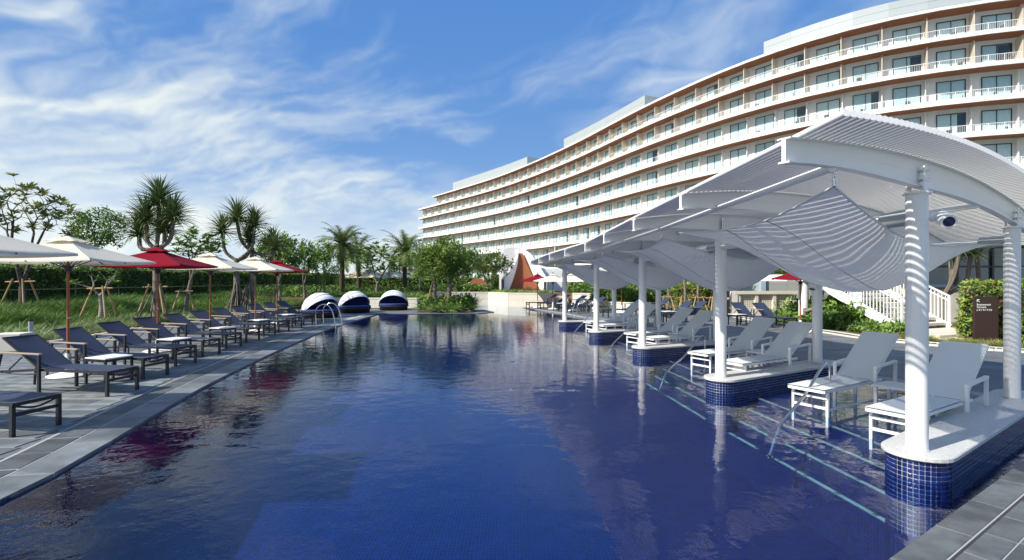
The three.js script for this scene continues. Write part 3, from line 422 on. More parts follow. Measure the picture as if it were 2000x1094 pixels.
function umbrella(name, x, d, R, top, edge, turn, mat, label, group, poleMat = M.wood) {
  const t = thing(name, label, 'umbrella', [x, 0, -d], turn, group);
  const profile = f => edge + (top - 0.10 - edge) * (1 - f) * (0.86 + 0.14 * (1 - f));  // slightly hollow roof
  const n = 10, m = 4, side = [];
  for (let q = 0; q < 4; q++) { // four cloth panels between the corner ribs
    const a0 = q * Math.PI / 2, a1 = a0 + Math.PI / 2, rows = [];
    for (let i = 0; i <= n; i++) { const f = 0.10 + 0.90 * i / n, r = []; for (let j = 0; j <= 8; j++) { const s = j / 8, x1 = lerp(Math.cos(a0), Math.cos(a1), s) * R * f, z1 = lerp(Math.sin(a0), Math.sin(a1), s) * R * f; const dip = 0.035 * f * 4 * s * (1 - s); r.push(V(x1 * (1 - 0.03 * 4 * s * (1 - s) * f), profile(f) - dip, z1 * (1 - 0.03 * 4 * s * (1 - s) * f))); } rows.push(r); }
    { const last = rows[n].map(v => v.clone().add(V(0, -0.035, 0))); rows.push(last); }
    const g = ribbonGeo(rows); obj('canopy_panel', g, mat, t);
  }
  { const rows = []; for (let i = 0; i <= 3; i++) { const f = 0.02 + 0.24 * i / 3, r = []; for (let j = 0; j <= 24; j++) { const q = j / 24 * 4, k = Math.floor(q) % 4, s = q - Math.floor(q), a0 = k * Math.PI / 2, a1 = a0 + Math.PI / 2; r.push(V(lerp(Math.cos(a0), Math.cos(a1), s) * R * f, profile(f * 0.8) + 0.055 - 0.02 * i / 3 - 0.012 * Math.sin(j * 2.1) * i / 3, lerp(Math.sin(a0), Math.sin(a1), s) * R * f)); } rows.push(r); } obj('vent_cap', ribbonGeo(rows), mat, t); }
  for (let q = 0; q < 8; q++) { const a = q * Math.PI / 4, rr = q % 2 ? R * Math.SQRT1_2 : R; const e = V(Math.cos(a) * rr * 0.985, edge - 0.02 - (q % 2 ? 0.03 : 0), Math.sin(a) * rr * 0.985), c = V(0, top - 0.16, 0); obj('rib', [cyl(c, e, 0.012, 0.009, 5), cyl(V(0, edge - 0.15, 0), c.clone().lerp(e, 0.5), 0.009, 0.009, 5)], M.frameDark, t); }
  obj('hub', [cyl(V(0, edge - 0.20, 0), V(0, edge - 0.10, 0), 0.055, 0.06, 12), cyl(V(0, top - 0.20, 0), V(0, top - 0.11, 0), 0.045, 0.045, 10)], M.frameDark, t);
  obj('pole', cyl(V(0, 0.02, 0), V(0, top - 0.05, 0), 0.024, 0.022, 12), poleMat, t);
  obj('finial', (() => { const g = new THREE.SphereGeometry(0.038, 12, 8); g.scale(1, 1.2, 1); g.translate(0, top - 0.015, 0); return g; })(), M.frameDark, t);
  obj('pole_collar', cyl(V(0, 1.02, 0), V(0, 1.04, 0), 0.027, 0.027, 12), M.chrome, t);
  obj('base', [(() => { const g = new THREE.LatheGeometry([[0, 0.001], [0.30, 0.001], [0.30, 0.03], [0.12, 0.075], [0.05, 0.09], [0.045, 0.40], [0.0, 0.40]].map(p => new THREE.Vector2(...p)), 28); return g; })()], M.white, t);
  return t;
}
const yaw = (x, d) => Math.atan2(x, d);
{
  const g = 'umbrellas over the garden side loungers';
  const um = [[-6.55, 5.7, 'cream', 'cream umbrella farthest from the round daybeds'], [-7.84, 9.04, 'cream', 'cream umbrella with dark finial between the cream end one and the red one'], [-8.40, 12.14, 'red', 'dark red umbrella standing among the cream ones on the garden side'], [-8.55, 14.5, 'cream', 'cream umbrella on the garden side, just past the red one'], [-8.52, 17.0, 'cream', 'cream umbrella on the garden side, between the cream one and the far red one'], [-9.10, 19.8, 'red', 'dark red umbrella on the garden side nearest the round daybeds']];
  um.forEach(([x, d, c, l], i) => umbrella(c + '_umbrella', x, d, 1.34, 2.53, 2.05, -0.78 + 0.12, M[c], l, g));
}

// ---------------------------------------------------------------- round daybeds with folding hoods
{
  const rows = [[-8.75, 23.4, 1.0, 'farthest from the planted island, beside the ladder'], [-8.30, 27.0, 0.8, 'in the middle of the three'], [-6.75, 29.2, 0.15, 'next to the planted island']];
  rows.forEach(([x, d, hx, l]) => {
    const t = thing('daybed', `round navy daybed with folding white hood, ${l}`, 'daybed', [x, 0, -d], 0, 'round daybeds by the pool'), R = 0.92; t.scale.setScalar(0.9);
    obj('base', new THREE.LatheGeometry([[0, 0.02], [R - 0.06, 0.02], [R - 0.04, 0.24], [R + 0.02, 0.24], [R + 0.02, 0.30], [0, 0.30]].map(p => new THREE.Vector2(...p)), 40), M.wicker, t);
    obj('mattress', new THREE.LatheGeometry([[0, 0.302], [R - 0.03, 0.302], [R + 0.0, 0.33], [R - 0.0, 0.39], [R - 0.04, 0.42], [0, 0.42]].map(p => new THREE.Vector2(...p)), 40), M.navyCush, t);
    // hood: arcs turning about a low axis; the last bow stands just past upright
    const hood = (r0, a0, a1, n, puff) => { const g = []; for (let i = 0; i <= n; i++) { const a = lerp(a0, a1, i / n), rr = r0 * (1 + puff * Math.abs(Math.sin(i / n * Math.PI * 6))), row = []; for (let j = 0; j <= 24; j++) { const b = Math.PI * j / 24, X = Math.cos(b) * R * 0.98, S = Math.sin(b) * rr; row.push(V(X, 0.34 + S * Math.sin(a), -S * Math.cos(a))); } g.push(row); } return ribbonGeo(g); };
    const turnH = o => { o.rotation.y = hx; return o; };
    turnH(obj('hood', hood(0.90, 0.03, 2.42, 42, 0.02), std(lin(0.74, 0.75, 0.77), 0.8, { side: THREE.DoubleSide, map: rep(fabT, 12) }), t));
    turnH(obj('hood_lining', hood(0.865, 0.04, 1.75, 30, 0), M.lining, t));
    for (const a of [0.4, 0.8, 1.2, 1.6, 2.0, 2.42]) { const P = []; for (let j = 0; j <= 18; j++) { const b = Math.PI * j / 18; P.push(V(Math.cos(b) * R * 0.985, 0.34 + Math.sin(b) * 0.908 * Math.sin(a), -Math.sin(b) * 0.908 * Math.cos(a))); } turnH(obj('bow', tube(P, 0.011, 30, 5), M.greyPanel, t)); }
    obj('cushion', (() => { const g = rbx(0.55, 0.14, 0.34, 0.06, -0.25, 0.49, -0.35); return g; })(), M.navyCush, t);
  });
}
function ladder(px1, py1, px2, py2, label, back) { const a = G(px1, py1), b = G(px2, py2); const t = thing('pool_ladder', label, 'pool ladder', [a.x, 0, a.z]); const w = b.clone().sub(a).setY(0); for (const o of [V(), w]) obj('handrail', tube([o.clone().add(back).setY(0), o.clone().add(back).setY(0.62), o.clone().add(back).multiplyScalar(1).add(back.clone().multiplyScalar(-0.3)).setY(0.80), o.clone().add(back.clone().multiplyScalar(0.2)).setY(0.82), o.clone().add(back.clone().multiplyScalar(-0.15)).setY(0.62), o.clone().add(back.clone().multiplyScalar(-0.45)).setY(-0.1), o.clone().add(back.clone().multiplyScalar(-0.5)).setY(-0.8)], 0.02, 40, 8), M.chrome, t); for (const y of [-0.2, -0.5]) obj('tread', bar(V(0, y, 0).add(back.clone().multiplyScalar(-0.46)), w.clone().add(back.clone().multiplyScalar(-0.46)).setY(y), 0.07, 0.02), M.chrome, t); return t; }
ladder(644, 641, 657, 636, 'curved steel pool ladder beside the first round daybed', V(-0.5, 0, -0.05));
ladder(1126, 617, 1133, 619.5, 'curved steel pool ladder beside the fifth island', V(0.5, 0, -0.25));
// far right deck: navy loungers, tables and umbrellas
{
  const g = 'navy loungers on the far deck';
  [[1030, 602.5, 0.9, 0.35, 'at the cream wall, first from the planted wall corner'], [1052, 604, 0.9, 0.3, 'second from the planted wall corner'], [1085, 607, 0.85, 0.4, 'third from the planted wall corner'], [1103, 609.5, 0.85, 0.4, 'fourth from the planted wall corner'], [1120, 612, 0.85, 0.42, 'fifth from the planted wall corner, beside the ladder']].forEach(([px, py, ux, ud, l]) => { const p = G(px, py); navyAt(p.x, -p.z, ux, ud, `navy lounger on the far deck, ${l}`, g); });
  [[1182, 620, 0.88, 0.3, 'before the low cream planter, nearest the far ladder'], [1236, 618, 0.88, 0.3, 'before the low cream planter, next to the hedge'], [1272, 631, 0.85, 0.35, 'by the row of young trees, nearer the planter'], [1302, 630, 0.85, 0.35, 'by the row of young trees, farther from the planter']].forEach(([px, py, ux, ud, l]) => { const p = G(px, py); navyAt(p.x, -p.z, ux, ud, `navy lounger on the wide deck, ${l}`, 'navy loungers on the wide deck'); });
  navyAt(9.05, 18.2, -0.12, 0.99, 'navy sun lounger before the lattice wall with its back to the wall', 'navy loungers by the lattice wall'); navyAt(9.75, 17.9, -0.12, 0.99, 'navy sun lounger beside the red umbrella and the garden kerb', 'navy loungers by the lattice wall');
  navyTable(8.45, 19.2, 0.3, 'dark side table with pale top before the lattice wall', 'side tables on the wide deck'); { const p = G(1306, 628); navyTable(p.x, -p.z, 0.2, 'dark side table between the loungers by the young trees', 'side tables on the wide deck'); } { const p = G(1097, 607); navyTable(p.x, -p.z, 0.2, 'dark side table among the loungers of the far deck', 'side tables on the wide deck'); }
  umbrella('red_umbrella', 9.35, 16.6, 1.15, 2.16, 1.76, 0.35, M.red, 'dark red umbrella at the garden kerb beside the white stairs');
  let p = G(1050, 601); umbrella('red_umbrella', p.x, -p.z, 1.3, 2.12, 1.66, 0.5, M.red, 'dark red umbrella before the terracotta steps');
  p = G(1080, 604); umbrella('cream_umbrella', p.x, -p.z, 1.3, 2.12, 1.66, 0.45, M.cream, 'cream umbrella on the far deck next to the red one'); p = G(1117, 608); umbrella('cream_umbrella', p.x, -p.z, 1.3, 2.12, 1.66, 0.4, M.cream, 'cream umbrella on the far deck beside the fifth island');
  p = G(1214, 611); umbrella('cream_umbrella', p.x, -p.z, 1.2, 1.98, 1.62, 0.4, M.cream, 'cream umbrella behind the sails before the low cream planter');
}
// ---------------------------------------------------------------- plants
const G1 = [lin(0.045, 0.085, 0.016), lin(0.07, 0.125, 0.022), lin(0.10, 0.155, 0.03), lin(0.055, 0.10, 0.03)];
function leaf(len, wid, bend = 0.15, n = 2) { // one leaf along +z, folded at its midrib
  const pos = [], add = (a, b, c) => pos.push(...a, ...b, ...c), P = [];
  for (let i = 0; i <= n; i++) { const t = i / n, w = wid * Math.sin(Math.PI * Math.min(1, 0.08 + t * 0.92)) ** 0.8 * (i === n ? 0.05 : 1), y = -bend * len * t * t; P.push([[-w / 2, y + w * 0.14, len * t], [0, y, len * t], [w / 2, y + w * 0.14, len * t]]); }
  for (let i = 0; i < n; i++) { const a = P[i], b = P[i + 1]; add(a[0], a[1], b[1]); add(a[0], b[1], b[0]); add(a[1], a[2], b[2]); add(a[1], b[2], b[1]); }
  const g = new THREE.BufferGeometry(); g.setAttribute('position', new THREE.Float32BufferAttribute(pos, 3)); g.computeVertexNormals(); return clean(g);
}
const _e = new THREE.Euler(), _m = new THREE.Matrix4();
function clump(seed, n, len, wid, spread, upBias = 0.3, rosette = false) {
  const r = rng(seed), gs = []; const L = leaf(len, wid, 0.2, 2);
  for (let i = 0; i < n; i++) { const g = L.clone(), s = 0.7 + 0.6 * r(); g.scale(s, s, s); const yaw = rosette ? i * 2.4 + r() * 0.5 : r() * 6.28, pitch = rosette ? -(0.15 + 0.85 * ((i * 0.618) % 1)) : -(upBias + (r() - 0.5) * 1.9), roll = (r() - 0.5) * 1.4; g.applyMatrix4(_m.makeRotationFromEuler(_e.set(pitch, yaw, roll, 'YXZ'))); if (!rosette) { const u = V(r() - 0.5, r() - 0.5, r() - 0.5).normalize().multiplyScalar(spread * Math.cbrt(r())); g.translate(u.x, u.y, u.z); } gs.push(g); }
  return mergeGeometries(gs);
}
const CL = {
  small: [1, 2, 3].map(s => clump(s, 22, 0.13, 0.055, 0.20)), hedge: [4, 5, 6].map(s => clump(s, 18, 0.09, 0.042, 0.13)), far: [7, 8].map(s => clump(s, 26, 0.20, 0.10, 0.30)),
  plum: [9, 10, 11].map(s => clump(s, 13, 0.30, 0.085, 0, 0, true)), broad: [12, 13].map(s => clump(s, 16, 0.20, 0.09, 0.22)), strap: [14, 15].map(s => clump(s, 16, 0.55, 0.035, 0.02, 0.9, true)),
  grass: [16, 17, 18].map(s => { const r = rng(s), gs = []; for (let i = 0; i < 22; i++) { const g = leaf(0.34 + 0.26 * r(), 0.016, 0.5, 3); g.applyMatrix4(_m.makeRotationFromEuler(_e.set(-(0.75 + 0.6 * r()), r() * 6.28, 0, 'YXZ'))); g.translate((r() - 0.5) * 0.22, 0, (r() - 0.5) * 0.22); gs.push(g); } return mergeGeometries(gs); }),
};
const LM = { a: leafM(lin(1, 1, 1)), };
function instances(name, geo, places, parent, tone, seed, mat = LM.a) { // places: [V, scale, optional turn]
  const im = shadow(new THREE.InstancedMesh(geo, mat, places.length)), r = rng(seed), c = new THREE.Color(), q = new THREE.Quaternion();
  places.forEach(([p, s], i) => { q.setFromEuler(_e.set((r() - 0.5) * 0.6, r() * 6.28, (r() - 0.5) * 0.6)); im.setMatrixAt(i, _m.compose(p, q, V(s, s, s))); const k = r(), w = 0.75 + 0.6 * r(); c.copy(tone[Math.floor(k * tone.length)]).multiplyScalar(w * 1.9); im.setColorAt(i, c); });
  im.name = name; im.userData.kind = 'stuff'; parent.add(im); return im;
}
function spread(name, geos, places, parent, tone, seed, mat) { geos.forEach((g, k) => { const q = places.filter((_, i) => i % geos.length === k); if (q.length) instances(name, g, q, parent, tone, seed + k * 7, mat); }); }
// trees: branches grow from the trunk towards points spread through the crown
function growTree(t, base, trunkTop, pts, r0, mat, seed, extra = []) {
  const r = rng(seed), gs = [], joint = (a, b, ra, rb) => { const mid = a.clone().lerp(b, 0.5).add(V(r() - 0.5, r() - 0.5, r() - 0.5).multiplyScalar(a.distanceTo(b) * 0.16)); gs.push(cyl(a, mid, ra, (ra + rb) / 2, ra > 0.04 ? 8 : 5, true), cyl(mid, b, (ra + rb) / 2, rb, ra > 0.04 ? 8 : 5, true)); };
  joint(base, trunkTop, r0, r0 * 0.8);
  const rec = (pos, grp, rad, depth) => {
    if (grp.length === 1 || depth > 9) { for (const p of grp) joint(pos, p, Math.max(0.006, rad * 0.7), 0.004); return; }
    const c = V(); grp.forEach(p => c.add(p)); c.divideScalar(grp.length); const nx = pos.clone().lerp(c, 0.40 + 0.15 * r()); const rr = Math.max(0.008, rad * 0.82); if (depth) joint(pos, nx, rad, rr); const from = depth ? nx : pos;
    let a = grp[0], bd = -1, b = grp[1]; for (let k = 0; k < 14; k++) { const i = Math.floor(r() * grp.length), j = Math.floor(r() * grp.length), d = grp[i].distanceTo(grp[j]); if (d > bd) { bd = d; a = grp[i]; b = grp[j]; } }
    const A = [], B = []; for (const p of grp) (p.distanceTo(a) < p.distanceTo(b) ? A : B).push(p); if (!A.length || !B.length) { for (const p of grp) joint(from, p, rr * 0.6, 0.004); return; }
    rec(from, A, rr * Math.sqrt(0.35 + 0.6 * A.length / grp.length), depth + 1); rec(from, B, rr * Math.sqrt(0.35 + 0.6 * B.length / grp.length), depth + 1);
  };
  rec(trunkTop, pts, r0 * 0.8, 0); obj('trunk', gs, mat, t); extra.forEach(e => e(t));
}
function crownPts(c, R, n, seed, hollow = 0.35) { const r = rng(seed), out = []; while (out.length < n) { const p = V(r() * 2 - 1, r() * 2 - 1, r() * 2 - 1), l = p.length(); if (l > 1 || l < hollow || (p.y < -0.55)) continue; const lump = 0.78 + 0.42 * vnoise(p.x * 2.2 + seed, p.z * 2.2 + p.y * 2 + 9); out.push(V(c.x + p.x * R.x * lump, c.y + p.y * R.y * lump, c.z + p.z * R.z * lump)); } return out; }
const berm = (x, d) => x < -12.3 ? 0.55 * smooth(-12.5, -19, x) : 0;
// a tree from picture measures: trunk foot and crown box at one distance
function tree(name, label, d, px, groundH, box, o = {}) { // box: [x0, y0, x1, y1] in photo pixels
  const w = v => v / F * d, X = w(px - 1000), cx = w((box[0] + box[2]) / 2 - 1000), cy = EYE + w(547 - (box[1] + box[3]) / 2), rx = w(box[2] - box[0]) / 2, ry = w(box[3] - box[1]) / 2;
  const t = thing(name, label, o.cat || 'tree', [X, groundH, -d], 0, o.group), c = V(cx - X, cy - groundH, 0), R = V(rx, ry, Math.max(rx, 0.8) * 0.85);
  const pts = crownPts(c, R, o.tips || 60, o.seed || 1, o.hollow), fork = V((cx - X) * 0.35, Math.max(0.25, (c.y - ry) * (o.fork ?? 0.75)), 0);
  growTree(t, V(0, -0.05, 0), fork, pts, o.r || 0.08, o.bark || M.bark, (o.seed || 1) + 5);
  const r = rng((o.seed || 1) + 99), pl2 = []; for (const p of pts) { const k = o.per || 2; for (let i = 0; i < k; i++) pl2.push([p.clone().add(V(r() - 0.5, r() - 0.5, r() - 0.5).multiplyScalar(i ? (o.jit ?? 0.5) : 0)), (o.scale || 1) * (0.75 + 0.5 * r())]); }
  spread('crown', CL[o.leaf || 'small'], pl2, t, o.tone || G1, (o.seed || 1) + 3); return t;
}
function stakes(parent, h, w, seed) { const r = rng(seed), a0 = r() * 1; for (let k = 0; k < 3; k++) { const a = a0 + k * 2.1, x = Math.cos(a) * w, z = Math.sin(a) * w; obj('stake', cyl(V(x, -0.05, z), V(x * 0.35, h, z * 0.35), 0.035, 0.03, 7), M.bamboo, parent); } obj('cross_stake', cyl(V(-w * 0.75, h * 0.9, 0.06), V(w * 0.75, h * 0.92, 0.05), 0.03, 0.03, 7), M.bamboo, parent); }
// screw pines: forked grey trunks, heads of long stiff leaves
const strapLeaf = (len, wid, r, n = 4) => { const pos = [], uvs = [], P = []; const droop = 0.25 + 0.75 * r; for (let i = 0; i <= n; i++) { const t = i / n, w = wid * (1 - t) ** 0.7 * (i === n ? 0.1 : 1) + 0.004, z = len * (t - 0.10 * droop * t * t), y = -droop * len * 0.45 * t ** 2.6; P.push([[-w / 2, y + w * 0.3, z], [0, y, z], [w / 2, y + w * 0.3, z]]); } for (let i = 0; i < n; i++) { const a = P[i], b = P[i + 1]; pos.push(...a[0], ...a[1], ...b[1], ...a[0], ...b[1], ...b[0], ...a[1], ...a[2], ...b[2], ...a[1], ...b[2], ...b[1]); } const g = new THREE.BufferGeometry(); g.setAttribute('position', new THREE.Float32BufferAttribute(pos, 3)); g.computeVertexNormals(); return clean(g); };
function head(c, len, n, seed, wid = 0.055) { const r = rng(seed), gs = []; for (let i = 0; i < n; i++) { const f = (i + 0.5) / n, g = strapLeaf(len * (0.75 + 0.4 * r()), wid, f * 0.9 + 0.2 * r()); g.applyMatrix4(_m.makeRotationFromEuler(_e.set(-(1.45 - 1.45 * f + (r() - 0.5) * 0.25), i * 2.399 + r() * 0.4, 0, 'YXZ'))); g.translate(c.x, c.y + 0.25 * (1 - f), c.z); gs.push(g); } return gs; }
const pandT = [leafM(lin(0.11, 0.165, 0.055), 0.3), leafM(lin(0.14, 0.19, 0.065), 0.3)];
function screwPine(label, d, px, groundH, heads, o = {}) { // heads: [px, py, leaf length px]
  const w = v => v / F * d, X = w(px - 1000), t = thing('screw_pine', label, 'tree', [X, groundH, -d], 0), r = rng(o.seed), gs = [], fork = V(0, (o.fork || 1.9), 0);
  gs.push(cyl(V(0, -0.05, 0), fork, o.r || 0.13, (o.r || 0.13) * 0.85, 10, true)); if (o.twin) gs.push(cyl(V(o.twin, -0.05, -0.3), V(o.twin * 1.0, o.fork + 0.5, -0.3), 0.11, 0.10, 9, true));
  heads.forEach(([hx, hy, L], i) => { const p = V(w(hx - 1000) - X, EYE + w(547 - hy) - groundH, (r() - 0.5) * w(60)), from = o.twin && i % 2 ? V(o.twin, o.fork + 0.4, -0.3) : fork, mid = from.clone().lerp(p, 0.5).add(V((p.x - from.x) * 0.3, -0.25, 0)); gs.push(tube([from.clone().add(V(0, -0.12, 0)), mid, p.clone().add(V(0, 0.05, 0))], 0.075, 8, 7)); obj('leaf_head', head(p, w(L) * 0.9, Math.round((o.n || 90) * 1.3), o.seed + i * 13, w(L) * 0.075), pandT[i % 2], t).userData.kind = 'stuff'; });
  if (o.roots) for (let k = 0; k < o.roots; k++) { const a = r() * 6.28, x0 = (r() < 0.5 && o.twin ? o.twin : 0), R = 0.25 + 0.35 * r(); gs.push(cyl(V(x0 + Math.cos(a) * R, -0.05, Math.sin(a) * R), V(x0 + Math.cos(a) * 0.1, 0.9 + 0.5 * r(), Math.sin(a) * 0.1), 0.024, 0.026, 5, true)); }
  obj('trunk', gs, M.bark, t); return t;
}
function palm(label, d, px, groundH, headPx, headPy, frondPx, o) {
  const w = v => v / F * d, X = w(px - 1000), hp = V(w(headPx - 1000) - X, EYE + w(547 - headPy) - groundH, 0), t = thing('date_palm', label, 'palm', [X, groundH, -d], 0, 'palms behind the daybeds'), r = rng(o.seed), rings = [], H = hp.y;
  for (let i = 0; i < 26; i++) { const y0 = H * i / 26, y1 = H * (i + 1) / 26, x = hp.x * (i / 26) ** 1.3, x1 = hp.x * ((i + 1) / 26) ** 1.3, rr = 0.19 * (1 - 0.25 * i / 26); rings.push(cyl(V(x, y0, 0), V(x1, y1 + 0.02, 0), rr * 0.92, rr * 1.1, 9, true)); } obj('trunk', rings, M.barkDark, t);
  const L = w(frondPx), gs = [], N = o.n || 26;
  for (let k = 0; k < N; k++) { const f = (k + 0.5) / N, up = 1.35 - 1.75 * f + (r() - 0.5) * 0.3, yawA = k * 2.399, l = L * (0.8 + 0.35 * r()), R = [], steps = 12; let p = V(0, 0, 0), ang = up; const fr = []; for (let i = 0; i <= steps; i++) { fr.push([p.clone(), ang]); p = p.clone().add(V(0, Math.sin(ang) * l / steps, Math.cos(ang) * l / steps)); ang -= (0.055 + 0.05 * f) * (1 + i * 0.12); }
    const pos = []; for (let i = 1; i <= steps; i++) for (let h = 0; h < 3; h++) for (const s of [-1, 1]) { const q = fr[i - 1][0].clone().lerp(fr[i][0], h / 3), t2 = (i - 1 + h / 3) / steps, ll = l * 0.26 * Math.sin(Math.PI * (0.12 + 0.86 * t2)) ** 0.7, a = fr[i][1]; const fwd = V(0, Math.sin(a), Math.cos(a)), out = V(s * 0.80, 0.30 - 0.35 * r(), 0).addScaledVector(fwd, 0.75).normalize().multiplyScalar(ll), b = q.clone().addScaledVector(fwd, 0.062 * l / 2.0), tip = q.clone().add(out); pos.push(...q.toArray(), ...b.toArray(), ...tip.toArray()); }
    const g = new THREE.BufferGeometry(); g.setAttribute('position', new THREE.Float32BufferAttribute(pos, 3)); g.computeVertexNormals(); const rac = cyl(V(0, 0, 0), fr[4][0], 0.022, 0.014, 4, true), rac2 = cyl(fr[4][0], fr[9][0], 0.014, 0.006, 4, true); for (const q of [clean(g), clean(rac), clean(rac2)]) { q.rotateY(yawA); q.translate(hp.x, hp.y, hp.z); gs.push(q); } }
  obj('fronds', gs, leafM(lin(0.17, 0.22, 0.065), 0.3), t).userData.kind = 'stuff'; return t;
}
// garden on the left: sloping bed, grass, hedge
{
  const rows = []; for (let i = 0; i <= 34; i++) { const d = -6 + i * 2.2, r = []; for (let j = 0; j <= 14; j++) { const f = j / 14; let x0 = -12.45; for (const p of borderL) if (p[1] < d) x0 = p[0]; const bl = alongD(borderL, d); const x = lerp(bl, -26, f); r.push(V(x, f === 0 ? -0.02 : berm(x, d) + 0.05 * vnoise(x * 0.8, d * 0.8), -d)); } rows.push(r.reverse()); }
  const g = uvw(ribbonGeo(rows)); g.computeVertexNormals(); struct('garden_bed', g, std(lin(0.13, 0.10, 0.04), 0.95, { map: rep(stuccoT, 1), bumpMap: grainT, bumpScale: 0.03, side: THREE.DoubleSide }));
  const r = rng(5), pl2 = [], pl3 = []; let k = 0;
  while (k < 15000) { const d = 6 + 34 * r() ** 1.3, x = -12.75 - 8.6 * r(); const e = alongD(borderL, d); if (x > e - 0.35 - 0.3 * vnoise(d, 2)) continue; k++; const s = 0.72 + 0.55 * vnoise(x * 0.7 + 3, d * 0.5) + 0.3 * r() - 0.25; (x > e - 1.5 - 0.7 * r() ? pl3 : pl2).push([V(x, berm(x, d) + 0.0, -d), s * (x > e - 1.2 ? 0.75 : 1)]); }
  const gr = new THREE.Group(); gr.name = 'grass'; gr.userData = { label: 'tall loose grass covering the sloping garden bed by the hedge', category: 'grass', kind: 'stuff' }; scene.add(gr);
  spread('grass_tuft', CL.grass, pl2, gr, [lin(0.065, 0.115, 0.022), lin(0.085, 0.14, 0.028), lin(0.05, 0.09, 0.018)], 31); spread('grass_tuft', CL.grass, pl3, gr, [lin(0.16, 0.20, 0.09), lin(0.12, 0.165, 0.055), lin(0.22, 0.25, 0.14)], 37);
}
function alongD(line, d) { for (let i = 1; i < line.length; i++) if (d <= line[i][1]) { const a = line[i - 1], b = line[i]; return lerp(a[0], b[0], clamp((d - a[1]) / (b[1] - a[1]))); } return line.at(-1)[0]; }
function hedge(name, label, poly, y0, y1, density, seed, o = {}) { // poly: plan outline, counter-clockwise seen from above or not
  const t = thing(name, label, 'hedge', [poly[0][0], y0, -poly[0][1]], 0, o.group), loc = poly.map(p => [p[0] - poly[0][0], -(p[1] - poly[0][1])]), r = rng(seed), H = y1 - y0; let ar = 0; loc.forEach((p, i) => { const q = loc[(i + 1) % loc.length]; ar += p[0] * q[1] - q[0] * p[1]; });
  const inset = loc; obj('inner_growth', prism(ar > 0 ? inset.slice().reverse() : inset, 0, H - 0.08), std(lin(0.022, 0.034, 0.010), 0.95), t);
  const pls = []; for (let i = 0; i < loc.length; i++) { if (o.skip?.includes(i)) continue; const a = loc[i], b = loc[(i + 1) % loc.length], L = Math.hypot(b[0] - a[0], b[1] - a[1]), n = Math.floor(L * H * density); let nx = (b[1] - a[1]) / L, nz = -(b[0] - a[0]) / L; if (ar > 0 === false) { nx = -nx; nz = -nz; } for (let k = 0; k < n; k++) { const u = r(), v = r(), x = lerp(a[0], b[0], u), z = lerp(a[1], b[1], u), b2 = 0.10 * (vnoise(u * L * 1.2, v * H * 1.6 + seed) - 0.5) * 2 + 0.06 * r(); pls.push([V(x + nx * b2, v * H, z + nz * b2), 0.8 + 0.6 * r()]); } }
  const xs = loc.map(p => p[0]), zs = loc.map(p => p[1]), x0 = Math.min(...xs), x1 = Math.max(...xs), z0 = Math.min(...zs), z1 = Math.max(...zs), n = Math.floor((x1 - x0) * (z1 - z0) * density * (o.topK ?? 0.8)); for (let k = 0; k < n; k++) { const x = lerp(x0, x1, r()), z = lerp(z0, z1, r()); if (!inside(loc, x, z)) continue; pls.push([V(x, H - 0.08 + 0.10 * vnoise(x * 1.5, z * 1.5) + 0.06 * r(), z), 0.8 + 0.6 * r()]); }
  spread('foliage', CL[o.leaf || 'hedge'], pls, t, o.tone || G1, seed + 9); return t;
}
function inside(P, x, z) { let c = false; for (let i = 0, j = P.length - 1; i < P.length; j = i++) if ((P[i][1] > z) !== (P[j][1] > z) && x < (P[j][0] - P[i][0]) * (z - P[i][1]) / (P[j][1] - P[i][1]) + P[i][0]) c = !c; return c; }
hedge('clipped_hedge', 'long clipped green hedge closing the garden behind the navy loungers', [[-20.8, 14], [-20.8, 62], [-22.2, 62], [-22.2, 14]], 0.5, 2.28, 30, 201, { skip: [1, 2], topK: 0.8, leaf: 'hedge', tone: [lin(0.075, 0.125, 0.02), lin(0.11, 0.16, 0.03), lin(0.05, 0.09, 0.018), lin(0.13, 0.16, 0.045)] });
{ // thin bamboo rail tied along the hedge
  const t = thing('bamboo_rail', 'thin bamboo rail on posts along the foot of the clipped hedge', 'fence', [-20.3, 0.5, -16]); for (let k = 0; k < 14; k++) obj('post', cyl(V(0, 0, -k * 2.6), V(0, 0.95, -k * 2.6), 0.022, 0.02, 6), M.bamboo, t); obj('rail', cyl(V(0.03, 0.80, 1), V(0.03, 0.80, -36), 0.018, 0.018, 6), M.bamboo, t);
}
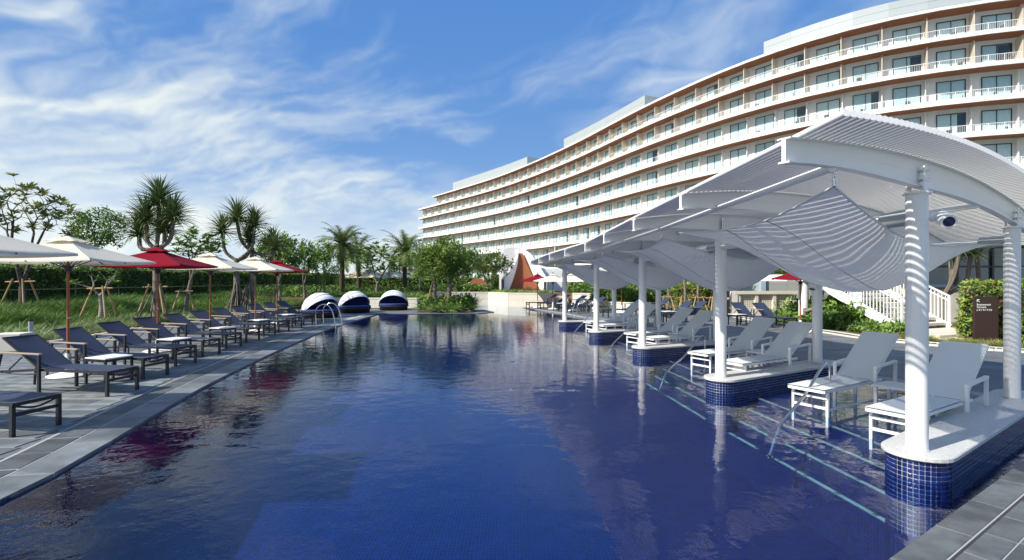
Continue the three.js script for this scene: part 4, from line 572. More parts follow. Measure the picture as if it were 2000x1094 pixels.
// border stones of the garden
{
  const t = thing('cobble_border', 'row of small dark cobbles edging the grassy garden bed', 'kerb', [0, 0, 0]), line = smoothLine(borderL.slice(1), 60), A = alongLine(line), g = rbx(0.085, 0.09, 0.10, 0.015), r = rng(8); let n = 0;
  for (let s = 0; s < A.L && n < 290; s += 0.115) { const e = A.at(s); if (e.p[1] < 9.8) continue; const m = obj('cobble', g, M.cobble, t); m.position.set(e.p[0] + 0.03, 0.02 + 0.008 * r(), -e.p[1]); m.rotation.y = Math.atan2(e.n[1], e.n[0]) + (r() - 0.5) * 0.2; n++; }
  const mortar = []; for (let s = 0; s + 0.5 < A.L; s += 0.5) { const a = A.at(s).p, b = A.at(s + 0.5).p; mortar.push(bar(V(a[0] - 0.0, 0.0, -a[1]), V(b[0] - 0.0, 0.0, -b[1]), 0.17, 0.085), bar(V(a[0] - 0.11, 0.03, -a[1]), V(b[0] - 0.11, 0.03, -b[1]), 0.10, 0.10)); } obj('mortar', mortar, M.cobblePale, t);
  const t2 = thing('cobble_border', 'row of dark cobbles edging the garden below the white stairs', 'kerb', [0, 0, 0]), l2 = smoothLine(borderR.slice(0, 10), 60), B = alongLine(l2); n = 0;
  for (let s = 0; s < B.L && n < 290; s += 0.125) { const e = B.at(s); const m = obj('cobble', g, M.cobble, t2); m.position.set(e.p[0] - 0.03, 0.02 + 0.008 * r(), -e.p[1]); m.rotation.y = Math.atan2(e.n[1], e.n[0]) + (r() - 0.5) * 0.2; n++; }
  const m2 = []; for (let s = 0; s + 0.5 < B.L; s += 0.5) { const a = B.at(s).p, b = B.at(s + 0.5).p; m2.push(bar(V(a[0], 0, -a[1]), V(b[0], 0, -b[1]), 0.17, 0.085), bar(V(a[0] + 0.11, 0.03, -a[1]), V(b[0] + 0.11, 0.03, -b[1]), 0.10, 0.10)); } obj('mortar', m2, M.cobblePale, t2);
}
{ const t = thing('stone_block', 'pale stone block at the edge of the grass bed', 'block', [-12.05, 0, -12.35], 0.2); obj('block', rbx(0.62, 0.42, 0.5, 0.015, 0, 0.21, 0), M.creamWall, t); const b = thing('bollard_light', 'short grey garden bollard in the grass behind the stone block', 'bollard', [-12.6, 0, -13.4]); obj('post', cyl(V(0, 0, 0), V(0, 0.62, 0), 0.05, 0.05, 14), M.greyPanel, b); obj('cap', cyl(V(0, 0.62, 0), V(0, 0.68, 0), 0.056, 0.05, 14), M.frameDark, b); }
// trees of the left garden
const bush = [lin(0.055, 0.10, 0.02), lin(0.09, 0.15, 0.03), lin(0.12, 0.175, 0.045)];
{ const t = tree('frangipani_tree', 'tall open frangipani with forked branches behind the cream umbrella', 19.5, 42, 0.5, [-40, 342, 132, 480], { seed: 12, tips: 96, leaf: 'plum', per: 1, scale: 0.85, r: 0.13, hollow: 0.5, fork: 0.38, bark: M.barkDark, tone: [lin(0.075, 0.105, 0.03), lin(0.12, 0.14, 0.05), lin(0.17, 0.175, 0.075)] }); stakes(t, 1.25, 0.75, 3); }
tree('garden_tree', 'leafy tree rising beyond the hedge, left of the big screw pine', 27, 165, 0.5, [132, 405, 235, 500], { seed: 14, tips: 70, leaf: 'far', per: 2, scale: 0.8, r: 0.12, tone: bush });
{ const t = tree('bare_frangipani', 'low frangipani with pale bare branches on bamboo stakes by the red umbrella', 18.0, 197, 0.45, [138, 522, 252, 568], { seed: 17, tips: 22, leaf: 'plum', per: 1, scale: 0.55, r: 0.09, fork: 0.8, hollow: 0.6, bark: std(lin(0.5, 0.46, 0.40), 0.9, { map: barkT }) }); stakes(t, 1.05, 0.6, 5); }
{ const t = screwPine('tall screw pine with several leaf heads and a single pale trunk behind the red umbrella', 19, 305, 0.35, [[308, 402, 62], [336, 432, 56], [262, 462, 52], [318, 456, 54], [284, 436, 56]], { seed: 21, n: 110, fork: 2.6, roots: 6 }); stakes(t, 1.2, 0.6, 6); }
{ const t = tree('garden_tree', 'small leafy frangipani between the two screw pines', 22, 361, 0.35, [348, 455, 442, 520], { seed: 24, tips: 46, leaf: 'plum', per: 2, r: 0.09, scale: 0.75, fork: 0.7, tone: bush }); stakes(t, 0.95, 0.5, 9); }
screwPine('screw pine with twin trunks and hanging prop roots, behind the row of cream umbrellas', 23.5, 462, 0.2, [[436, 458, 44], [470, 436, 50], [500, 446, 46], [520, 484, 46], [486, 474, 44], [545, 492, 40]], { seed: 33, n: 95, fork: 2.5, twin: 0.56, roots: 46, r: 0.14 });
tree('garden_tree', 'dense bright green tree past the twin trunk screw pine', 30, 545, 0.3, [505, 455, 585, 535], { seed: 36, tips: 60, leaf: 'broad', per: 3, r: 0.1, tone: bush });
tree('garden_tree', 'slender dark tree left of the first date palm', 33, 592, 0.3, [572, 468, 622, 548], { seed: 39, tips: 46, leaf: 'broad', per: 2, r: 0.09 });
tree('garden_tree', 'tall speckled tree touching the first date palm', 31, 635, 0.3, [604, 462, 664, 575], { seed: 42, tips: 60, leaf: 'broad', per: 2, scale: 0.8, r: 0.08 });
{ const t = tree('bare_frangipani', 'young staked frangipani behind the far red umbrella', 23, 533, 0.1, [515, 540, 552, 585], { seed: 45, tips: 14, leaf: 'plum', per: 1, scale: 0.5, r: 0.06, fork: 0.6 }); stakes(t, 0.9, 0.5, 12); }
palm('date palm with a bare brown trunk, the tallest behind the daybeds', 36, 668, 0.4, 668, 478, 62, { seed: 51, n: 34 });
palm('bushy date palm just right of the tallest one', 41, 702, 0.4, 698, 492, 54, { seed: 54, n: 30 });
palm('date palm with wide feathery crown against the hotel end', 39, 790, 0.4, 791, 494, 62, { seed: 57, n: 34 });
tree('frangipani_tree', 'round crowned frangipani with forked trunk behind the middle daybed', 33.5, 737, 0.5, [690, 474, 784, 545], { seed: 61, tips: 90, leaf: 'plum', per: 2, r: 0.12, scale: 0.8, fork: 0.75, tone: bush });
tree('garden_tree', 'thin greyish tree between date palm and the planted island tree', 36, 818, 0.5, [788, 466, 856, 548], { seed: 64, tips: 70, leaf: 'broad', per: 1, scale: 0.8, r: 0.08 });
tree('garden_tree', 'rounded tree beside the white shell stairs', 37, 952, 0.8, [918, 488, 998, 548], { seed: 67, tips: 90, leaf: 'broad', per: 2, r: 0.12, fork: 0.4, scale: 0.9, tone: [lin(0.06, 0.095, 0.02), lin(0.09, 0.12, 0.03)] });
// ---------------------------------------------------------------- middle distance: planted island, walls, pavilion, shell stairs
{ // planted island at the far end of the pool
  const bed = [[-5.1, 27.6], [-1.78, 26.55], [-1.4, 27.3], [-2.2, 28.8], [-4.4, 29.6], [-5.1, 29.2]];
  struct('planting_bed', uvw(prism(pl([[-4.95, 26.75], [-2.15, 26.72], [-1.9, 27.4], [-2.5, 28.9], [-4.6, 29.8], [-5.2, 29.4]]), -0.4, 0.10)), M.soil);
  struct('island_deck', uvw(prism(pl([[-6.2, 25.78], [-1.75, 26.12], [-0.95, 27.4], [-1.6, 29.4], [-4.8, 30.4], [-5.6, 30.4], [-5.6, 28.2], [-6.4, 26.2]]), -1.1, -0.004)), deckM);
  const t = thing('island_planting', 'mass of strap leaved lilies filling the planted island under the forked tree', 'plants', [-3.5, 0.1, -28]); const r = rng(301), pp = []; while (pp.length < 330) { const x = -1.5 + 3 * r(), z = -1.6 + 3 * r(); if ((x / 1.45) ** 2 + (z / 1.5) ** 2 > 1) continue; pp.push([V(x, 0.02 + 0.25 * (z > 0.2 ? 0 : 0.6), z), 0.75 + 0.55 * r()]); } spread('leaves', CL.strap, pp, t, [lin(0.07, 0.13, 0.025), lin(0.11, 0.18, 0.04), lin(0.16, 0.21, 0.08)], 302);
  const pb = []; for (let i = 0; i < 120; i++) pb.push([V((r() - 0.5) * 2.6, 0.15 + 0.5 * r(), (r() - 0.5) * 2.2), 0.7 + 0.5 * r()]); spread('leaves', CL.broad, pb, t, G1, 305);
  const tr = thing('forked_tree', 'leaning tree with two forked grey trunks on the planted island', 'tree', [-3.9, 0.1, -27.6]); const c = V(0.3, 2.55, 0), pts = crownPts(c, V(1.75, 1.25, 1.5), 150, 308, 0.3), A = pts.filter(p => p.x < 0.1), B = pts.filter(p => p.x >= 0.1);
  growTree(tr, V(-0.12, 0, 0), V(-0.22, 1.35, 0.1), A, 0.13, M.bark, 309); growTree(tr, V(0.25, 0, 0), V(0.55, 1.45, 0), B, 0.15, M.bark, 310); const pl2 = []; for (const p of pts) for (let k = 0; k < 4; k++) pl2.push([p.clone().add(V(r() - 0.5, r() - 0.5, r() - 0.5).multiplyScalar(0.5)), 0.85 + 0.5 * r()]); spread('crown', CL.small, pl2, tr, [lin(0.06, 0.10, 0.018), lin(0.09, 0.14, 0.025), lin(0.125, 0.175, 0.04)], 311);
  for (const [x, z, x2, z2] of [[-0.75, 0.3, -0.35, 0.1], [0.0, 0.5, 0.75, 0.3], [0.95, 0.5, 0.92, 0.45]]) obj('stake', cyl(V(x, 0, z), V(x2, 1.55, z2), 0.03, 0.027, 6), M.bamboo, tr);
}
// cream planter walls in faced panels
function panelWall(name, label, pts, h, o = {}) {
  const t = thing(name, label, 'wall', [pts[0][0], 0, -pts[0][1]]), b = pts[0]; const g = [];
  for (let i = 0; i + 1 < pts.length; i++) { const a = pts[i], c = pts[i + 1], L = Math.hypot(c[0] - a[0], c[1] - a[1]), n = Math.max(1, Math.round(L / (o.w || 1.15))), u = [(c[0] - a[0]) / L, (c[1] - a[1]) / L], nn = [u[1], -u[0]]; const yb = o.y0 ?? -0.6;
    g.push(bar(V(a[0] - b[0] - nn[0] * 0.17, (h + yb) / 2 - 0.02, -(a[1] - b[1] - nn[1] * 0.17)), V(c[0] - b[0] - nn[0] * 0.17, (h + yb) / 2 - 0.02, -(c[1] - b[1] - nn[1] * 0.17)), 0.26, h - yb - 0.05));
    for (let k = 0; k < n; k++) for (const [y0, y1] of o.rows || [[yb, h * 0.45], [h * 0.45 + 0.008, h - 0.075]]) { const p = lerp(0, L, k / n) + 0.004, q = lerp(0, L, (k + 1) / n) - 0.004; obj('wall_panel', uvw(bar(V(a[0] - b[0] + u[0] * p, (y0 + y1) / 2, -(a[1] - b[1] + u[1] * p)), V(a[0] - b[0] + u[0] * q, (y0 + y1) / 2, -(a[1] - b[1] + u[1] * q)), 0.06, y1 - y0)), M.creamWall, t); }
    obj('coping', uvw(bar(V(a[0] - b[0] - nn[0] * 0.13, h - 0.035, -(a[1] - b[1] - nn[1] * 0.13)), V(c[0] - b[0] - nn[0] * 0.13, h - 0.035, -(c[1] - b[1] - nn[1] * 0.13)), 0.36, 0.07)), M.creamWall, t); }
  obj('core', g, M.creamWall, t); return t;
}
panelWall('planter_wall', 'tall cream planter wall rising from the water at the end of the pool', [[-5.4, 35.72], [-1.64, 35.72], [-0.23, 33.3], [2.6, 32.2]], 0.87);
panelWall('planter_wall', 'cream planter wall with steps beside it on the far deck', [[3.9, 33.6], [5.6, 32.8]], 0.85, { y0: 0 });
panelWall('low_planter', 'low cream planter wall before the hedge on the wide deck', [[4.3, 27.5], [6.1, 26.4], [7.2, 26.6]], 0.55, { y0: 0 });
panelWall('low_planter', 'low cream wall behind the round daybeds', [[-11.4, 31.5], [-9.6, 31.2], [-5.7, 30.8]], 0.62, { y0: 0 });
{ const t = thing('garden_steps', 'short flight of pale steps between the planter walls on the far deck', 'steps', [3.1, 0, -33]); for (let k = 0; k < 4; k++) obj('step', bx(1.1, 0.16, 0.36, 0, 0.08 + k * 0.16, -k * 0.32), M.creamWall, t); }
// raised garden ground behind the walls
struct('raised_bed', uvw(prism(pl([[-5.3, 36.0], [-1.45, 36.0], [-0.05, 33.7], [2.6, 32.7], [3.0, 36], [3.9, 34.1], [5.7, 33.2], [9, 36], [30, 60], [-30, 60], [-11.5, 42], [-5.4, 38]]), -0.3, 0.78)), M.soil);
struct('raised_bed', uvw(prism(pl([[-11.3, 31.9], [-9.6, 31.6], [-5.6, 31.2], [-5.45, 37], [-12, 41], [-20, 45], [-20, 33]]), -0.3, 0.52)), M.soil);
struct('raised_bed', uvw(prism(pl([[4.4, 27.8], [6.2, 26.75], [7.1, 26.95], [9.0, 31], [6.5, 31.9], [5.0, 32.4]]), -0.3, 0.45)), M.soil);
struct('garden_bed', uvw(prism(pl([...borderR.slice(1).map(p => [p[0] + 0.12, p[1]]), [6.6, 34], [30, 44], [40, 20], [15.6, 9.4]]), -0.3, 0.03)), std(lin(0.15, 0.12, 0.045), 0.95, { map: rep(stuccoT, 1), bumpMap: grainT, bumpScale: 0.03 }));
function planting(name, label, cat, region, n, leafK, tone, seed, y, scale = 1, group) { const xs = region.map(p => p[0]), ds = region.map(p => p[1]), r = rng(seed), pp = [], b = region[0]; let guard = 0; while (pp.length < n && guard++ < n * 30) { const x = lerp(Math.min(...xs), Math.max(...xs), r()), d = lerp(Math.min(...ds), Math.max(...ds), r()); if (!inside(region, x, d)) continue; pp.push([V(x - b[0], (typeof y === 'function' ? y(x, d, r) : 0) + 0.03, -(d - b[1])), scale * (0.75 + 0.5 * r())]); } const t = thing(name, label, cat, [b[0], typeof y === 'function' ? 0 : y, -b[1]], 0, group); spread('leaves', CL[leafK], pp, t, tone, seed + 2); t.userData.kind = 'stuff'; return t; }
const lilyTone = [lin(0.08, 0.14, 0.03), lin(0.12, 0.185, 0.045), lin(0.17, 0.20, 0.07)];
planting('lily_planting', 'strap leaved plants along the top of the tall planter wall', 'plants', [[-1.5, 36.1], [-0.05, 33.75], [2.5, 32.75], [2.8, 34.4], [0.4, 35.8], [-1, 38]], 330, 'strap', lilyTone, 401, 0.78, 0.55);
planting('shrub_planting', 'low leafy shrubs on the shaded wall behind the planted island', 'plants', [[-5.3, 36.2], [-1.6, 36.2], [-1.2, 38], [-5.5, 39]], 360, 'broad', bush, 405, (x, d, r) => 0.80 + 0.4 * r(), 0.9);
planting('shrub_planting', 'bright leafy shrubs behind the wall of the round daybeds', 'plants', [[-11.2, 32.1], [-9.6, 31.8], [-5.6, 31.4], [-5.6, 34], [-11.5, 34.5]], 520, 'strap', lilyTone, 408, 0.55, 0.8);
planting('shrub_planting', 'mounded shrubs in the garden under the date palms', 'plants', [[-19, 34.5], [-11, 34], [-3, 39.5], [-3, 46], [-20, 46]], 1300, 'far', G1, 411, (x, d, r) => 0.5 + 0.55 * r(), 0.8);
hedge('clipped_hedge', 'dark clipped hedge behind the date palms', [[-17, 50], [-1, 48], [-1, 49.2], [-17, 51.2]], 0.7, 1.9, 16, 421, { leaf: 'far', topK: 0.5 });
planting('shrub_planting', 'leafy shrubs in the low cream planter on the wide deck', 'plants', [[4.5, 28], [6.2, 27.0], [7.0, 27.2], [8.4, 30.5], [5.2, 32]], 520, 'broad', bush, 425, (x, d, r) => 0.5 + 0.75 * r(), 1.1);
planting('shrub_planting', 'green shrubs behind the steps of the far deck', 'plants', [[4.0, 34.2], [5.7, 33.4], [9, 36], [6, 40], [4, 38]], 420, 'broad', bush, 429, (x, d, r) => 0.8 + 0.6 * r(), 1.1);
// pavilion with a tiled roof, umbrellas on the far lawn
{ const t = thing('tiled_pavilion', 'low pavilion with an orange tiled roof beyond the palms', 'pavilion', [-14.6, 0.7, -55]); obj('wall', bx(5.6, 2.0, 3, 0.4, 0.9, -1), M.creamWall, t); const rf = obj('roof', [(() => { const s = new THREE.Shape([[-2.2, 0], [0, 0.9], [2.2, 0]].map(p => new THREE.Vector2(...p))); const g = new THREE.ExtrudeGeometry(s, { depth: 7, bevelEnabled: false }); g.rotateY(Math.PI / 2); g.translate(-3.2, 0.75, -1); return g; })()], M.soffit, t); for (let k = 0; k < 30; k++) obj('tile_row', cyl(V(-3.1 + k * 0.235, 0.80, 1.22), V(-3.1 + k * 0.235, 1.68, -0.98), 0.07, 0.07, 6), M.terracotta, rf); }
{ const p = [[721, -0.278 * 42, 42, 'cream umbrella on the far lawn before the tiled pavilion'], [775, -0.232 * 43, 43, 'cream umbrella on the far lawn behind the frangipani'], [806, -0.194 * 52, 52, 'small white umbrella far behind the planted island tree']]; p.forEach(([, x, d, l], i) => { const u = umbrella('cream_umbrella', x, d, i === 2 ? 1.5 : 1.9, i === 2 ? 1.05 : 2.05, i === 2 ? 0.65 : 1.35, 0.4, M.cream, l, 'umbrellas on the far lawn'); u.position.y = 0.6; }); const u = umbrella('red_umbrella', -0.155 * 40, 40, 0.7, 1.75, 1.35, 0.3, M.red, 'small dark red umbrella half hidden by the planted island tree'); u.position.y = 0.7; }
{ // cream low building behind the lawn
  const t = thing('garden_house', 'low cream house with dark windows far behind the palms', 'house', [-9.5, 0.7, -60]); obj('wall', bx(7, 2.3, 4, 0, 1.15, -2), M.creamWall, t); for (let k = 0; k < 4; k++) { const w = obj('window', bx(0.9, 1.0, 0.06, -2.4 + k * 1.6, 1.3, 0.03), M.white, t); obj('pane', bx(0.74, 0.84, 0.04, -2.4 + k * 1.6, 1.3, 0.06), M.glassDark, w); } obj('roof_slab', bx(7.6, 0.16, 4.6, 0, 2.40, -2), M.white, t); }
{ // white sweeping shell with terracotta steps
  const d0 = 40, w = (px, py, d = d0) => V((px - 1000) / F * d, EYE + (547 - py) / F * d, -d);
  const t = thing('shell_stairs', 'white sweeping shell enclosing a flight of terracotta steps', 'stair building', [0, 0, 0]);
  // steps climb away to the back
  const n = 22; for (let k = 0; k < n; k++) { const f = k / (n - 1), d = 39 + 5 * f, y = 0.80 + (1.95 + 1.5) * f * 0.90; const xl = lerp(-0.35, 0.28, f ** 0.9), xr = lerp(2.35, 0.95, Math.pow(f, 0.75)); obj('step', bx(xr - xl, 0.17, 5 / (n - 1) + 0.02, (xl + xr) / 2, y, -d), M.terracotta, t); obj('riser_fill', bx(xr - xl - 0.02, y - 0.7, 0.2, (xl + xr) / 2, (y + 0.6) / 2 - 0.1, -d - 0.1), M.terracotta, t); }
  const wall = (name, pts, th, m = M.stucco) => { // thick curved wall: pts are [foot V, top V]
    const nrm = pts.map((p, i) => { const a = pts[Math.max(0, i - 1)][0], b = pts[Math.min(pts.length - 1, i + 1)][0], q = b.clone().sub(a).setY(0).normalize(); return V(-q.z, 0, q.x).multiplyScalar(th); });
    const rows = pts.map((p, i) => [p[0], p[1], p[1].clone().add(nrm[i]), p[0].clone().add(nrm[i]), p[0]]); obj(name, uvw(flatten(ribbonGeo(rows))), m, t); };
  const cv = (a, n = 14) => { const lo = new THREE.CatmullRomCurve3(a.map(p => p[0])).getPoints(n), hi = new THREE.CatmullRomCurve3(a.map(p => p[1])).getPoints(n); return lo.map((p, i) => [p, hi[i]]); };
  wall('balustrade', cv([[w(979, 570, 38), w(979, 546, 38)], [w(988, 570, 39), w(988, 532, 39)], [w(1000, 566, 41), w(1000, 516, 41)], [w(1007, 556, 43), w(1007, 498, 43)], [w(1006, 540, 45), w(1006, 487, 45)]]), 0.22);
  wall('balustrade', cv([[w(1068, 572, 38), w(1068, 543, 38)], [w(1058, 572, 39.5), w(1058, 527, 39.5)], [w(1045, 565, 41.5), w(1045, 508, 41.5)], [w(1034, 556, 43.5), w(1034, 494, 43.5)], [w(1022, 545, 45), w(1022, 486, 45)]]), -0.22);
  wall('shell', cv([[w(975, 570, 46.5), w(975, 500, 46.5)], [w(985, 570, 46.5), w(985, 486, 46.5)], [w(1003, 570, 46.6), w(1003, 483, 46.6)], [w(1020, 570, 46.6), w(1020, 485, 46.6)], [w(1040, 570, 46.4), w(1040, 500, 46.4)], [w(1052, 570, 46), w(1052, 518, 46)], [w(1075, 570, 45.6), w(1075, 522, 45.6)], [w(1112, 570, 45), w(1112, 524, 45)]]), -0.4);
  obj('wing_wall', uvw(bx(2.2, 2.0, 0.4, 3.0, 1.5, -42)), M.stucco, t);
  obj('terrace_slab', bx(6.5, 0.35, 3, 5.6, 2.5, -44.2), M.stucco, t);
  wall('low_shell', cv([[w(896, 568, 45), w(896, 560, 45)], [w(915, 568, 45), w(915, 552, 45)], [w(935, 566, 45), w(935, 544, 45)], [w(945, 566, 45), w(945, 542, 45)]]), -0.3);
  obj('low_ramp', [(() => { const s = new THREE.Shape([[-1.3, 0], [1.4, 0], [0.55, 1.05], [-0.1, 1.05]].map(p => new THREE.Vector2(...p))); const g = new THREE.ExtrudeGeometry(s, { depth: 0.3, bevelEnabled: false }); g.translate(-3.15, 0.78, -44.3); return g; })()], M.terracotta, t);
  const rs = thing('terrace_parasol', 'closed white parasol on the hotel terrace above the shell stairs', 'umbrella', [(1084 - 1000) / F * 52, 4.0, -52]); obj('cloth', new THREE.LatheGeometry([[0.02, 0], [0.14, 0.08], [0.10, 0.6], [0.03, 1.15], [0, 1.2]].map(p => new THREE.Vector2(...p)), 10), M.cream, rs); obj('pole', cyl(V(0, -1.2, 0), V(0, 0.05, 0), 0.03, 0.03, 6), M.white, rs);
}
// ---------------------------------------------------------------- the hotel
{
  const hotel = thing('hotel', 'long curving white hotel with terracotta soffits and rows of balconies', 'hotel');
  const roof = [[845, 385.8], [875.7, 376.7], [928, 361], [964.5, 349.6], [980, 344.4], [1017.8, 330.5], [1073.8, 306.6], [1128, 281], [1160, 265], [1189.6, 248.8], [1243.9, 219.2], [1311.3, 184.7], [1360, 163.3], [1400.9, 143.3], [1476.5, 112.9], [1504, 100.6], [1540, 89], [1638.4, 57.5], [1719.3, 35.8], [1806.3, 17.1], [1902.5, 1], [2000, -12], [2110, -22], [2230, -28]];
  const ROOF = 29.6, roofAt = px => { for (let i = 1; i < roof.length; i++) if (px <= roof[i][0] || i === roof.length - 1) { const a = roof[i - 1], b = roof[i]; return lerp(a[1], b[1], (px - a[0]) / (b[0] - a[0])); } };
  const cols = [826, 839.5, 853, 867, 882.4, 897.5, 912.3, 928, 943.6, 959.2, 975.3, 992, 1009, 1026, 1043, 1062, 1081, 1100, 1119.5, 1140, 1161, 1183, 1206, 1231, 1263, 1298, 1338, 1382, 1426.5, 1471, 1532, 1588, 1665, 1735, 1828, 1914, 2004, 2098];
  const OVER = 1.9;
  // wall points, one per room boundary; the depth follows the roof line
  const W = cols.map(px => { const d = F * ROOF / (547 - roofAt(px)) + OVER * 0.8; return [(px - 1000) / F * d, d]; });
  for (let it = 0; it < 2; it++) for (let i = 1; i + 1 < W.length; i++) W[i] = [W[i][0] * 0.5 + 0.25 * (W[i - 1][0] + W[i + 1][0]), W[i][1] * 0.5 + 0.25 * (W[i - 1][1] + W[i + 1][1])];
  const N = W.map((p, i) => { const a = W[Math.max(0, i - 1)], b = W[Math.min(W.length - 1, i + 1)], dx = b[0] - a[0], dz = b[1] - a[1], L = Math.hypot(dx, dz); let n = [dz / L, -dx / L]; if (n[0] * p[0] + n[1] * p[1] > 0) n = [-n[0], -n[1]]; return n; });
  const off = w => W.map((p, i) => [p[0] + N[i][0] * w, p[1] + N[i][1] * w]);
  const outer = off(OVER), edgeIn = off(OVER - 0.16);
  const y = h => EYE + h;
  const band = (a, b, y0, y1) => { const g = []; for (let i = 0; i + 1 < a.length; i++) { const q = [V(a[i][0], y0, -a[i][1]), V(a[i + 1][0], y0, -a[i + 1][1]), V(a[i + 1][0], y1, -a[i + 1][1]), V(a[i][0], y1, -a[i][1])], p = [V(b[i][0], y0, -b[i][1]), V(b[i + 1][0], y0, -b[i + 1][1]), V(b[i + 1][0], y1, -b[i + 1][1]), V(b[i][0], y1, -b[i][1])]; g.push(quad(q[0], q[1], q[2], q[3]), quad(p[1], p[0], p[3], p[2]), quad(q[3], q[2], p[2], p[3]), quad(q[1], q[0], p[0], p[1])); if (i === 0) g.push(quad(p[0], q[0], q[3], p[3])); if (i === a.length - 2) g.push(quad(q[1], p[1], p[2], q[2])); } return g; };
  function quad(a, b, c, d) { const g = new THREE.BufferGeometry(); g.setAttribute('position', new THREE.Float32BufferAttribute([a, b, c, a, c, d].flatMap(v => v.toArray()), 3)); g.computeVertexNormals(); return uvw(g); }
  const inner = off(-14);
  obj('wall', band(W.slice(2), inner.slice(2), 0, y(ROOF - 0.35)), M.stucco, hotel); obj('end_wall', band(W.slice(0, 3), inner.slice(0, 3), 0, y(25.9)), M.stucco, hotel);
  const tops = [28.75, 25.5, 22.1, 18.45, 14.75, 11.05, 7.35, 3.65];
  const roofSlab = obj('roof_slab', band(outer.slice(2), inner.map((p, i) => [lerp(p[0], W[i][0], 0.1), lerp(p[1], W[i][1], 0.1)]).slice(2), y(ROOF - 0.30), y(ROOF)), M.stucco, hotel);
  obj('soffit', band(edgeIn.slice(2), off(-0.02).slice(2), y(ROOF - 0.33), y(ROOF - 0.303)), M.soffit, roofSlab);
  const shift = [[0, 0], [0, 0]];
  const winG = {}, unitFrame = (w, h) => { const t = 0.07, d = 0.10; return [bx(w, t, d, 0, h - t / 2, 0), bx(w, t, d, 0, t / 2, 0), bx(t, h, d, -w / 2 + t / 2, h / 2, 0), bx(t, h, d, w / 2 - t / 2, h / 2, 0), bx(0.06, h, d, 0, h / 2, 0)]; };
  const curtainM = [std(lin(0.74, 0.80, 0.79), 0.9), std(lin(0.64, 0.72, 0.73), 0.9), std(lin(0.82, 0.84, 0.82), 0.9), std(lin(0.22, 0.27, 0.30), 0.9)];
  const glassM = phy(lin(0.80, 0.90, 0.91), 0.03, { transmission: 1, thickness: 0, ior: 1.6 });
  const room = std(lin(0.05, 0.06, 0.07), 0.8), beige = std(lin(0.60, 0.52, 0.42), 0.85);
  const r = rng(71), railCache = {}, curtG = {};
  for (let k = 0; k < tops.length; k++) {
    const wt = tops[k], floorY = (k + 1 < tops.length ? tops[k + 1] + 0.62 : 0.4), fTop = floorY + (k >= 2 ? 0.46 : 0.34), fBot = floorY - 0.12, H = wt - floorY - 0.12;
    if (k + 1 < tops.length) {
      // each storey: parapet band, floor slab and its coloured underside
      const extra = k >= 6 ? 0.4 : 0; const oK = off(OVER + extra), eK = off(OVER + extra - 0.16);
      const slab = obj('balcony_slab', band(oK, off(0.02), y(floorY - 0.10), y(floorY)), M.stucco, hotel);
      obj('parapet', band(oK.map((p, i) => [p[0] + N[i][0] * 0.003, p[1] + N[i][1] * 0.003]), eK, y(fBot), y(fTop)), M.white, slab);
      obj('soffit', band(off(OVER + extra - 0.17), off(0.03), y(fBot), y(floorY - 0.104)), M.soffit, slab);
    }
    for (let i = 0; i + 1 < W.length; i++) {
      const a = W[i], b = W[i + 1], L = Math.hypot(b[0] - a[0], b[1] - a[1]), px = cols[i], big = px > 1290; if (k === 0 && i < 2) continue;
      const u = [(b[0] - a[0]) / L, (b[1] - a[1]) / L], ang = Math.atan2(u[1], u[0]), ww = Math.min(3.1, L * 0.66), c = 0.04 + ww / 2 + L * 0.03, hgt = Math.max(1.9, H);
      let n = [u[1], -u[0]]; if (n[0] * a[0] + n[1] * a[1] > 0) n = [-n[0], -n[1]];
      const at = (s, w) => [a[0] + u[0] * s + n[0] * w, a[1] + u[1] * s + n[1] * w], place = (m, s, w, yy) => { const p = at(s, w); m.position.set(p[0], yy, -p[1]); m.rotation.y = ang; return m; };
      const key = i + '|' + hgt.toFixed(2);
      const fg = winG[key] ??= mergeGeometries(unitFrame(ww, hgt).map(clean));
      const wn = place(obj('window', fg, M.frameDark, hotel), c, 0.06, y(floorY + 0.08));
      const pg = winG[key + 'p'] ??= clean(new THREE.PlaneGeometry(ww / 2 - 0.10, hgt - 0.14));
      if (px > 1180) for (const s of [-1, 1]) { const p = obj('pane', pg, glassM, wn); p.position.set(s * (ww / 4 - 0.0), hgt / 2, 0.045 + (s > 0 ? 0.012 : 0)); }
      else { const pg1 = winG[key + 'q'] ??= clean(new THREE.PlaneGeometry(ww - 0.14, hgt - 0.14)); const p = obj('pane', pg1, glassM, wn); p.position.set(0, hgt / 2, 0.052); }
      // folded curtain behind the glass; some are drawn back
      const open = r() < 0.25, cw = open ? (ww - 0.14) * (0.45 + 0.3 * r()) : ww - 0.14, ck = key + (open ? 'o' : 'c') + Math.round(cw * 4);
      const cg = curtG[ck] ??= (() => { const nn = big ? 44 : 12, rows = [[], []]; for (let q = 0; q <= nn; q++) { const x = -(ww - 0.14) / 2 + cw * q / nn, z = -0.025 + 0.018 * Math.sin(q * 2.1); rows[0].push(V(x, 0.07, z)); rows[1].push(V(x, hgt - 0.16, z)); } return clean(ribbonGeo(rows)); })();
      obj('curtain', cg, curtainM[Math.floor(r() * 3)], wn);
      if (open) { const bg = winG[key + 'b' + ck] ??= clean((() => { const q = new THREE.PlaneGeometry(ww - 0.14 - cw, hgt - 0.2); q.translate((ww - 0.14) / 2 - (ww - 0.14 - cw) / 2, hgt / 2, -0.046); return q; })()); obj('dark_interior', bg, room, wn); }
      // privacy screen between rooms
      const pd = winG['pd' + k + i] ??= bx(0.09, hgt + 0.35, k < 2 ? 1.25 : 0.55); place(obj('partition', pd, k < 2 ? beige : M.stucco, hotel), ww + 0.36 + L * 0.03, k < 2 ? 0.63 : 0.28, y(floorY + 0.02) + (hgt + 0.35) / 2);
